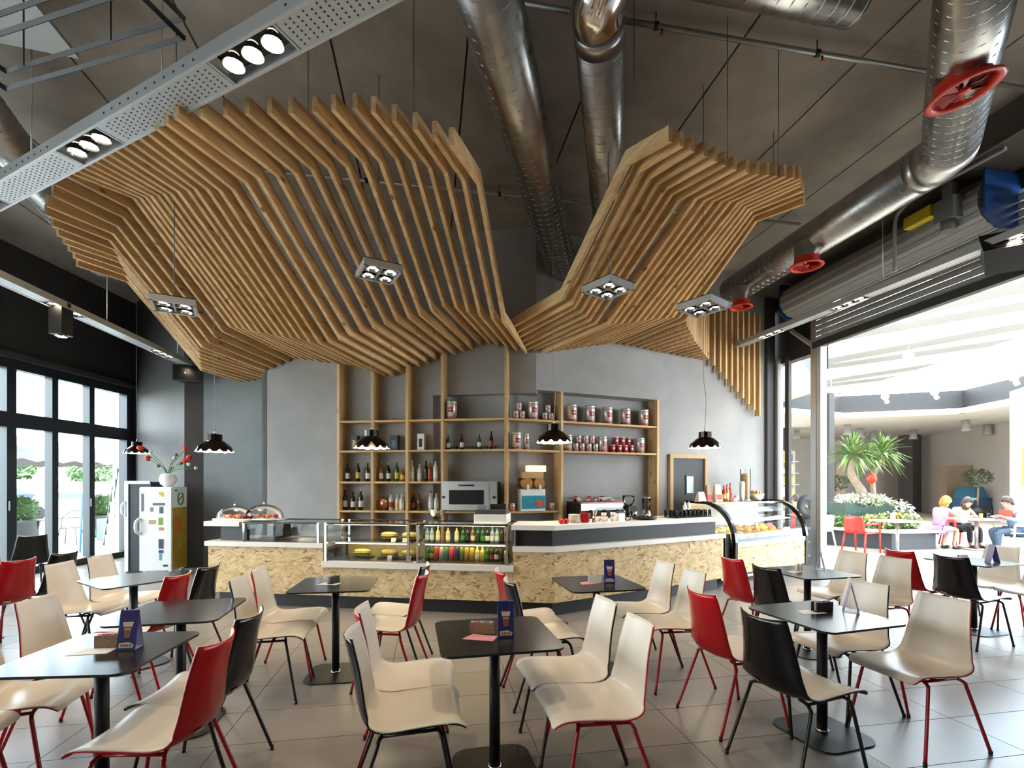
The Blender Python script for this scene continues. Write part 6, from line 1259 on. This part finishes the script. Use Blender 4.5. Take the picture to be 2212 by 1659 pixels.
def person(label, loc, head, J, top, bottom, hairm, hair_long, skirt=False, shoe=None):
    """seated figure; local +y is where the person faces. J overrides joints"""
    t = thing('person', label, 'person', loc, R(head-90))
    D = dict(pelvis=(0, 0, .52), waist=(0, .01, .68), chest=(0, .03, .88), neck=(0, .05, 1.02), head=(0, .08, 1.13), crown=(0, .07, 1.24),
             shl=(-.17, .03, .96), ell=(-.24, .16, .76), wrl=(-.16, .36, .78), shr=(.17, .03, .96), elr=(.24, .16, .76), wrr=(.16, .36, .78),
             hipl=(-.09, .02, .50), knl=(-.11, .42, .50), anl=(-.11, .44, .10), tol=(-.11, .60, .04), hipr=(.09, .02, .50), knr=(.11, .42, .50), anr=(.11, .44, .10), tor=(.11, .60, .04)); D.update(J)
    names = ['pelvis', 'waist', 'chest', 'neck', 'head', 'crown', 'shl', 'ell', 'wrl', 'shr', 'elr', 'wrr', 'hipl', 'knl', 'anl', 'tol', 'hipr', 'knr', 'anr', 'tor']
    rad = dict(pelvis=(.14, .11), waist=(.115, .09), chest=(.135, .10), neck=.05, head=(.078, .092), crown=(.06, .07), shl=.055, shr=.055, ell=.04, elr=.04, wrl=.026, wrr=.026, hipl=.085, hipr=.085, knl=.058, knr=.058, anl=.036, anr=.036, tol=.03, tor=.03)
    ix = {n: i for i, n in enumerate(names)}; nodes = [(*D[n], rad[n]) for n in names]
    E_ = [('pelvis', 'waist'), ('waist', 'chest'), ('chest', 'neck'), ('neck', 'head'), ('head', 'crown'), ('chest', 'shl'), ('shl', 'ell'), ('ell', 'wrl'), ('chest', 'shr'), ('shr', 'elr'), ('elr', 'wrr'), ('pelvis', 'hipl'), ('hipl', 'knl'), ('knl', 'anl'), ('anl', 'tol'), ('pelvis', 'hipr'), ('hipr', 'knr'), ('knr', 'anr'), ('anr', 'tor')]
    edges = [(ix[a], ix[b]) for a, b in E_]
    for s_ in 'lr':
        d = Vector(D['wr'+s_])-Vector(D['el'+s_]); hand(nodes, edges, ix['wr'+s_], d, (0, 0, 1) if abs(d.normalized().z) < .8 else (0, -1, 0), .95)
    m = skin_mesh(nodes, edges, 1); m.name = 'body'; m.materials.clear(); m.materials.append(M_skin); obj('body', m, t)
    def cloth(nm, chain, extra, mt, sub=2):
        nn = [(*D[n], tuple(x+extra for x in (rad[n] if isinstance(rad[n], tuple) else (rad[n], rad[n])))) if isinstance(n, str) else n for n in chain[0]]
        m_ = skin_mesh(nn, chain[1], 1); m_.materials.clear(); m_.materials.append(mt); obj(nm, m_, t)
    mid = lambda a, b, f: tuple(Vector(D[a]).lerp(Vector(D[b]), f))
    sl_ = .95 if top[1] == 'long' else (.55 if top[1] == 'short' else .12)
    cloth('top', ([(*mid('pelvis', 'waist', .1), (.150, .122)), (*D['waist'], (.130, .105)), (*D['chest'], (.148, .115)), (*mid('chest', 'neck', .45), (.10, .08)), (*mid('chest', 'shl', .95), .064), (*mid('shl', 'ell', sl_ if sl_ < .9 else 1), .054), (*mid('chest', 'shr', .95), .064), (*mid('shr', 'elr', sl_ if sl_ < .9 else 1), .054)]+([(*mid('ell', 'wrl', .8), .042), (*mid('elr', 'wrr', .8), .042)] if top[1] == 'long' else []),
          [(0, 1), (1, 2), (2, 3), (2, 4), (4, 5), (2, 6), (6, 7)]+([(5, 8), (7, 9)] if top[1] == 'long' else [])), 0, top[0])
    if skirt: cloth('skirt', ([(*D['pelvis'], (.155, .125)), (*D['hipl'], .10), (*mid('hipl', 'knl', .75), .092), (*D['hipr'], .10), (*mid('hipr', 'knr', .75), .092)], [(0, 1), (1, 2), (0, 3), (3, 4)]), 0, bottom)
    else: cloth('trousers', ([(*D['pelvis'], (.152, .122)), (*D['hipl'], .098), (*D['knl'], .072), (*mid('knl', 'anl', .92), .052), (*D['hipr'], .098), (*D['knr'], .072), (*mid('knr', 'anr', .92), .052)], [(0, 1), (1, 2), (2, 3), (0, 4), (4, 5), (5, 6)]), 0, bottom)
    H = Vector(D['head']); Cn = Vector(D['crown']); f_ = Vector((0, 1, 0)); f_ = (f_-(Cn-H).normalized()*f_.dot((Cn-H).normalized())).normalized()
    c = H.lerp(Cn, .42); hr = MB().blob(tuple(c-f_*.018+Vector((0, 0, .012))), (.098, .104, .118), 14, 9)
    hr = MB(); hr.sheet(lambda a, b: tuple(c-f_*.012+Vector((.100*sin(2*pi*a)*cos(b*pi/2*.98), 0, 0))-f_*(.106*cos(2*pi*a)*cos(b*pi/2*.98))+Vector((0, 0, .015+.115*sin(b*pi/2)-(.10 if hair_long else .055)*(1-b)*(.5+.5*cos(2*pi*a))))), 20, 8, -.02)
    if hair_long: hr.blob(tuple(c-f_*.05-Vector((0, 0, .07))), (.10, .075, .12), 12, 7)
    part('hair', hr, hairm, t)
    fc = H.lerp(Cn, .12)+f_*.085
    part('nose', MB().blob(tuple(fc+f_*.012), (.012, .018, .02), 8, 5), M_skin, t)
    for sx in (-1, 1): part('eye', MB().blob(tuple(fc+Vector((sx*.033, 0, .03))-f_*.006), (.012, .006, .007), 8, 5), C_blk, t); part('ear', MB().blob(tuple(H.lerp(Cn, .15)+Vector((sx*.088, 0, 0))), (.012, .02, .03), 8, 5), M_skin, t)
    part('mouth', MB().blob(tuple(fc-Vector((0, 0, .04))-f_*.008), (.022, .006, .006), 8, 4), mat('lips', (.35, .09, .07), .5), t)
    for s_ in 'lr':
        a, b = Vector(D['an'+s_]), Vector(D['to'+s_]); part('shoe', MB().blob(tuple(a.lerp(b, .55)-Vector((0, 0, .012))), (.048, .125, .042), 10, 6), shoe or C_blk, t)
    return t
M_ginger = mat('ginger_hair', (.45, .17, .03), .5, var=.3, scale=30); M_brownh = mat('brown_hair', (.045, .025, .018), .45); M_lil = mat('lilac_dress', (.34, .20, .42), .7, var=.15, scale=12); M_blue_s = mat('blue_shirt', (.20, .29, .40), .7, var=.1, scale=10); M_jean = mat('denim', (.055, .085, .13), .8, var=.15, scale=20); M_wtop = mat('white_top', (.68, .65, .60), .7); M_orange = mat('orange_shirt', (.55, .10, .02), .7); M_drk = mat('dark_trousers', (.03, .03, .035), .7); M_greyh = mat('grey_hair', (.35, .34, .33), .6)
person('person with ginger hair in a lilac dress on the planter bench, hand to face', (10.28, 11.75, -.02), 8, dict(waist=(0, .06, .70), chest=(0, .13, .90), neck=(0, .19, 1.03), head=(0, .24, 1.12), crown=(0, .24, 1.23), shl=(-.16, .13, .97), shr=(.16, .13, .97), ell=(-.20, .38, .80), wrl=(-.08, .33, 1.00), elr=(.20, .36, .80), wrr=(.12, .55, .80), anl=(-.10, .26, .10), tol=(-.10, .40, .04), anr=(.10, .34, .10), tor=(.10, .50, .04)), (M_lil, 'none'), M_lil, M_ginger, True, True)
person('person in a blue shirt and jeans on the white armchair, reading a red menu', (11.55, 11.15, -.02), 172, dict(chest=(0, .07, .90), neck=(0, .13, 1.03), head=(0, .19, 1.12), crown=(0, .17, 1.23), wrl=(-.10, .34, .84), wrr=(.10, .36, .82), knr=(.12, .42, .52), anr=(-.02, .52, .40) if False else (.11, .30, .12), tor=(.11, .44, .06)), (M_blue_s, 'long'), M_jean, M_brownh, False, False, mat('brown_shoe', (.15, .10, .06), .6))
person('person with dark hair in a white top behind the mall table', (11.35, 12.30, -.02), -96, dict(chest=(0, .08, .88), neck=(0, .14, 1.0), head=(0, .22, 1.08), crown=(0, .20, 1.19), wrl=(-.05, .40, .80), wrr=(.10, .42, .80)), (M_wtop, 'none'), M_drk, M_brownh, True)
person('person in an orange shirt half hidden behind the shop post', (7.42, 12.58, -.02), 110, {}, (M_orange, 'short'), M_drk, M_brownh, False)
person('grey-haired person in turquoise seen behind the ice cream display', (7.05, 13.2, -.02), 200, {}, (mat('turquoise_top', (.02, .45, .50), .6), 'short'), M_drk, M_greyh, False)
single('red_menu', MB().box((11.30, 11.12, .86), (.05, .24, .22), .2), M_ductred, 'red menu held by the person in the blue shirt', 'menu')
armchair('white chair under the grey-haired person behind the display', 7.05, 13.2, 200, M_pwht)
# ------------------------------------------------------------------ terrace and car park outside the window wall
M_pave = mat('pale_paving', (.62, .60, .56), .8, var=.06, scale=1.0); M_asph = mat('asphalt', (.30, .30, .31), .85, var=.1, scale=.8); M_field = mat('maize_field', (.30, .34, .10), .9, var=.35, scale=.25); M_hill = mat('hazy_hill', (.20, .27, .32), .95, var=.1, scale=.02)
struct('floor', MB().quad((-8.45, -14, -.05), (-8.45, 40, -.05), (-19, 40, -.05), (-19, -14, -.05)), M_pave); struct('floor', MB().quad((-19, -30, -.06), (-19, 70, -.06), (-48, 70, -.06), (-48, -30, -.06)), M_asph)
o = single('crop_field', MB().prism([(-48, -60), (-46, 140), (-150, 140), (-150, -60)], -.1, 1.9), M_field, 'strip of yellow-green crop field beyond the car park', 'field'); o['kind'] = 'stuff'
hl = MB(); pts = [(-150+0*k, -120+20*k, 6+5*sin(k*.7)+3*sin(k*1.9)) for k in range(22)]
for a, b in zip(pts, pts[1:]): hl.quad((a[0], a[1], -1), (b[0], b[1], -1), (b[0]-30, b[1], b[2]), (a[0]-30, a[1], a[2])); hl.quad((a[0]-30, a[1], a[2]), (b[0]-30, b[1], b[2]), (b[0]-80, b[1], -1), (a[0]-80, a[1], -1))
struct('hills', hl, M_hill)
# white clapboard fin beside the window
cf = thing('clapboard_fin', 'leaning pale clapboard wall outside the right window panes', 'wall panel', (-9.6, 11.2, 0)); M_clap = mat('pale_cladding', (.46, .52, .54), .6)
for k in range(16):
    z0 = .28*k; off = .035*k*0; part('board', MB().prism([(-10.35+.045*k, 12.4), (-9.0, 11.0), (-9.02, 10.98), (-10.37+.045*k, 12.38)], z0+.004, z0+.272), M_clap, cf, world=True)
for k in range(16): part('board_joint', MB().box((-9.7+.022*k, 11.72, .28*k), (.02, 1.7, .012), R(42)), mat('joint_dark', (.05, .06, .06), .7), cf, world=True)
part('corner_post', MB().tube([(-10.4, 12.42, 0), (-9.72, 12.42, 4.4)], .06, 4, smooth=False), M_winframe, cf, world=True)
rg2 = random.Random(9)
def ballpot(label, x, y):
    t = thing('clipped_box_ball', label, 'plant', (x, y, -.05)); part('pot', MB().lathe([(.26, 0), (.36, .62), (.38, .62), (.36, .66), (.32, .66)], 16), mat('grey_pot', (.10, .10, .10), .7), t)
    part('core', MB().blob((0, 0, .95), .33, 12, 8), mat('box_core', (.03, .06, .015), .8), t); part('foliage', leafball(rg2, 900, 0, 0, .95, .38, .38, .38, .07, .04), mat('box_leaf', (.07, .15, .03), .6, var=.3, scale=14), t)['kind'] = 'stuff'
ballpot('round clipped box bush in a grey pot outside the second door pane', -13.0, 12.9); ballpot('round clipped box bush in a grey pot by the third door pane', -12.6, 15.0); ballpot('round clipped box bush in a grey pot at the left window edge', -13.0, 10.7)
ol = thing('olive_tree', 'slender olive tree in a square grey planter outside the last pane', 'tree', (-11.6, 14.2, -.05)); part('planter', MB().prism(rrect(.6, .6, .02, 1), 0, .62), mat('zinc_planter', (.25, .26, .27), .6), ol); part('trunk', MB().tube(cat([(0, 0, .6), (.03, 0, 1.2), (-.02, 0, 1.8)], 3), .035, 7), mat('olive_bark', (.35, .33, .28), .8), ol); part('crown', leafball(rg2, 900, 0, 0, 2.25, .55, .5, .75, .12, .03), mat('olive_leaf', (.26, .32, .20), .6, var=.3, scale=12), ol)['kind'] = 'stuff'
# parasol
ps = thing('parasol', 'big grey-brown square parasol over the terrace outside', 'parasol', (-14.6, 12.0, -.05)); M_para = mat('taupe_canvas', (.16, .145, .135), .8)
c = Vector((-14.6, 12.0, 3.1)); cs = [Vector((-14.6+sx*3.2, 12.0+sy*3.4, 2.45)) for sx, sy in ((-1,-1),(1,-1),(1,1),(-1,1))]; mb = MB()
for k in range(4): mb.add([c, cs[k], cs[(k+1) % 4]], [(0, 1, 2)])
part('canopy', mb, M_para, ps, world=True)
for k in range(4):
    a, b = cs[k], cs[(k+1) % 4]; mb = MB(); N = 10
    for q in range(N):
        p, r_ = a.lerp(b, q/N), a.lerp(b, (q+1)/N); m_ = a.lerp(b, (q+.5)/N); mb.add([p, r_, r_-Vector((0, 0, .28)), m_-Vector((0, 0, .36)), p-Vector((0, 0, .28))], [(0, 1, 2, 3, 4)])
    part('valance', mb, M_para, ps, world=True)
part('pole', MB().tube([(-14.6, 12.0, 0), (-14.6, 12.0, 3.1)], .045, 8), M_pwht, ps, world=True)
for k in range(4): part('strut', MB().tube([(-14.6, 12.0, 2.2), c.lerp(cs[k], .55)], .02, 5), M_pwht, ps, world=True)
# wire terrace chairs and tables
def wire_chair(label, x, y, rz):
    t = thing('wire_chair', label, 'chair', (x, y, -.05), R(rz)); m = M_winframe
    part('seat_ring', MB().tube([(.22*cos(2*pi*k/16), .22*sin(2*pi*k/16), .45) for k in range(17)], .011, 5), m, t); part('seat', MB().lathe([(.21, .448), (.001, .44)], 16, cap=False), m, t)
    part('back_hoop', MB().tube(cat([(-.23, -.1, .45), (-.25, -.2, .72), (0, -.28, .90), (.25, -.2, .72), (.23, -.1, .45)], 5), .011, 5), m, t)
    for k in range(5): part('back_wire', MB().tube([(-.14+.07*k, -.19, .45), (-.12+.06*k, -.26, .84)], .005, 4), m, t)
    for sx in (-1, 1):
        for sy in (-1, 1): part('leg', MB().tube([(sx*.16, sy*.16, .45), (sx*.22, sy*.23, 0)], .011, 5), m, t)
for k, (x, y, r_) in enumerate(((-11.5, 10.4, 20), (-12.3, 11.4, 160), (-11.8, 13.0, 200), (-12.6, 9.4, 80))): wire_chair('dark wire terrace chair outside, %s' % ('in front of the first bush', 'beside the parasol pole', 'by the olive tree', 'at the far left')[k], x, y, r_)
for k, (x, y) in enumerate(((-11.9, 12.2), (-12.4, 10.2))):
    t = thing('terrace_table', 'small dark round terrace table outside, %s' % ('right of the pole', 'left of the pole')[k], 'table', (x, y, -.05)); part('table_top', MB().lathe([(.32, .70), (.32, .72)], 18), M_winframe, t); part('column', MB().tube([(0, 0, .02), (0, 0, .7)], .02, 6), M_winframe, t); part('foot', MB().lathe([(.22, 0), (.2, .02), (.02, .05)], 12), M_winframe, t)
single('mop_handle', MB().tube([(-9.2, 10.35, .1), (-9.55, 10.8, 1.35)], .02, 6), mat('blue_plastic', (.05, .20, .55), .4), 'blue mop handle leaning outside the window', 'mop'); single('broom_handle', MB().tube([(-9.55, 10.82, 1.36), (-9.5, 11.1, .4)], .018, 6), mat('green_plastic', (.0, .35, .12), .4), 'green broom handle leaning against the blue one outside', 'broom')
# parked cars
def car_(label, x, y, rz, m):
    t = thing('car', label, 'car', (x, y, -.06), R(rz))
    side = [(-2.15, .35), (-2.15, .72), (-1.95, .86), (-1.15, .93), (-.45, 1.40), (.75, 1.43), (1.45, 1.0), (2.1, .92), (2.18, .6), (2.15, .35)]
    mb = MB(); n = len(side); w = .86
    mb.add([(x_, -w*(.82 if z_ > 1.2 else 1), z_) for x_, z_ in side]+[(x_, w*(.82 if z_ > 1.2 else 1), z_) for x_, z_ in side], [(i, (i+1) % n, n+(i+1) % n, n+i) for i in range(n)]+[tuple(range(n-1, -1, -1)), tuple(range(n, 2*n))]); part('car_body', mb, m, t)
    gl = mat('car_glass', (.04, .06, .08), .08)
    for sy in (-1, 1):
        s_ = sy*.80; part('side_window', MB().quad((-.95, sy*.868, .96), (1.25, sy*.868, .98), (.72, sy*.72, 1.36), (-.42, sy*.72, 1.34)), gl, t)
        for wx in (-1.35, 1.32): part('wheel', MB().tube([(wx, sy*.70, .32), (wx, sy*.90, .32)], .32, 16), M_blackm, t); 
    part('windscreen', MB().quad((-1.13, -.72, .96), (-1.13, .72, .96), (-.47, .64, 1.385), (-.47, -.64, 1.385)), gl, t); part('rear_window', MB().quad((1.42, -.72, 1.03), (1.42, .72, 1.03), (.80, .64, 1.40), (.80, -.64, 1.40)), gl, t)
    for sy in (-1, 1): part('headlight', MB().blob((-2.1, sy*.62, .70), (.08, .17, .08), 8, 5), M_chrome, t)
    part('bumper', MB().box((-2.16, 0, .48), (.08, 1.6, .16)), m, t)
M_cw = mat('car_white', (.62, .65, .68), .25); 
car_('white car parked outside the second door pane', -24.0, 21.5, 60, M_cw); car_('white car parked outside the third door pane', -21.5, 23.5, 60, M_cw); car_('silver car parked at the left window edge', -26.0, 18.0, 60, mat('car_silver', (.4, .43, .46), .3)); car_('dark blue car farther off in the car park', -33.0, 31.0, 60, mat('car_navy', (.03, .05, .10), .3)); car_('pale car farther off behind the white ones', -36, 26, 60, M_cw)
for k, (x, y, h_) in enumerate(((-60, 44, 3.2), (-58, 56, 3.6), (-62, 34, 4.0), (-57, 66, 3.4))):
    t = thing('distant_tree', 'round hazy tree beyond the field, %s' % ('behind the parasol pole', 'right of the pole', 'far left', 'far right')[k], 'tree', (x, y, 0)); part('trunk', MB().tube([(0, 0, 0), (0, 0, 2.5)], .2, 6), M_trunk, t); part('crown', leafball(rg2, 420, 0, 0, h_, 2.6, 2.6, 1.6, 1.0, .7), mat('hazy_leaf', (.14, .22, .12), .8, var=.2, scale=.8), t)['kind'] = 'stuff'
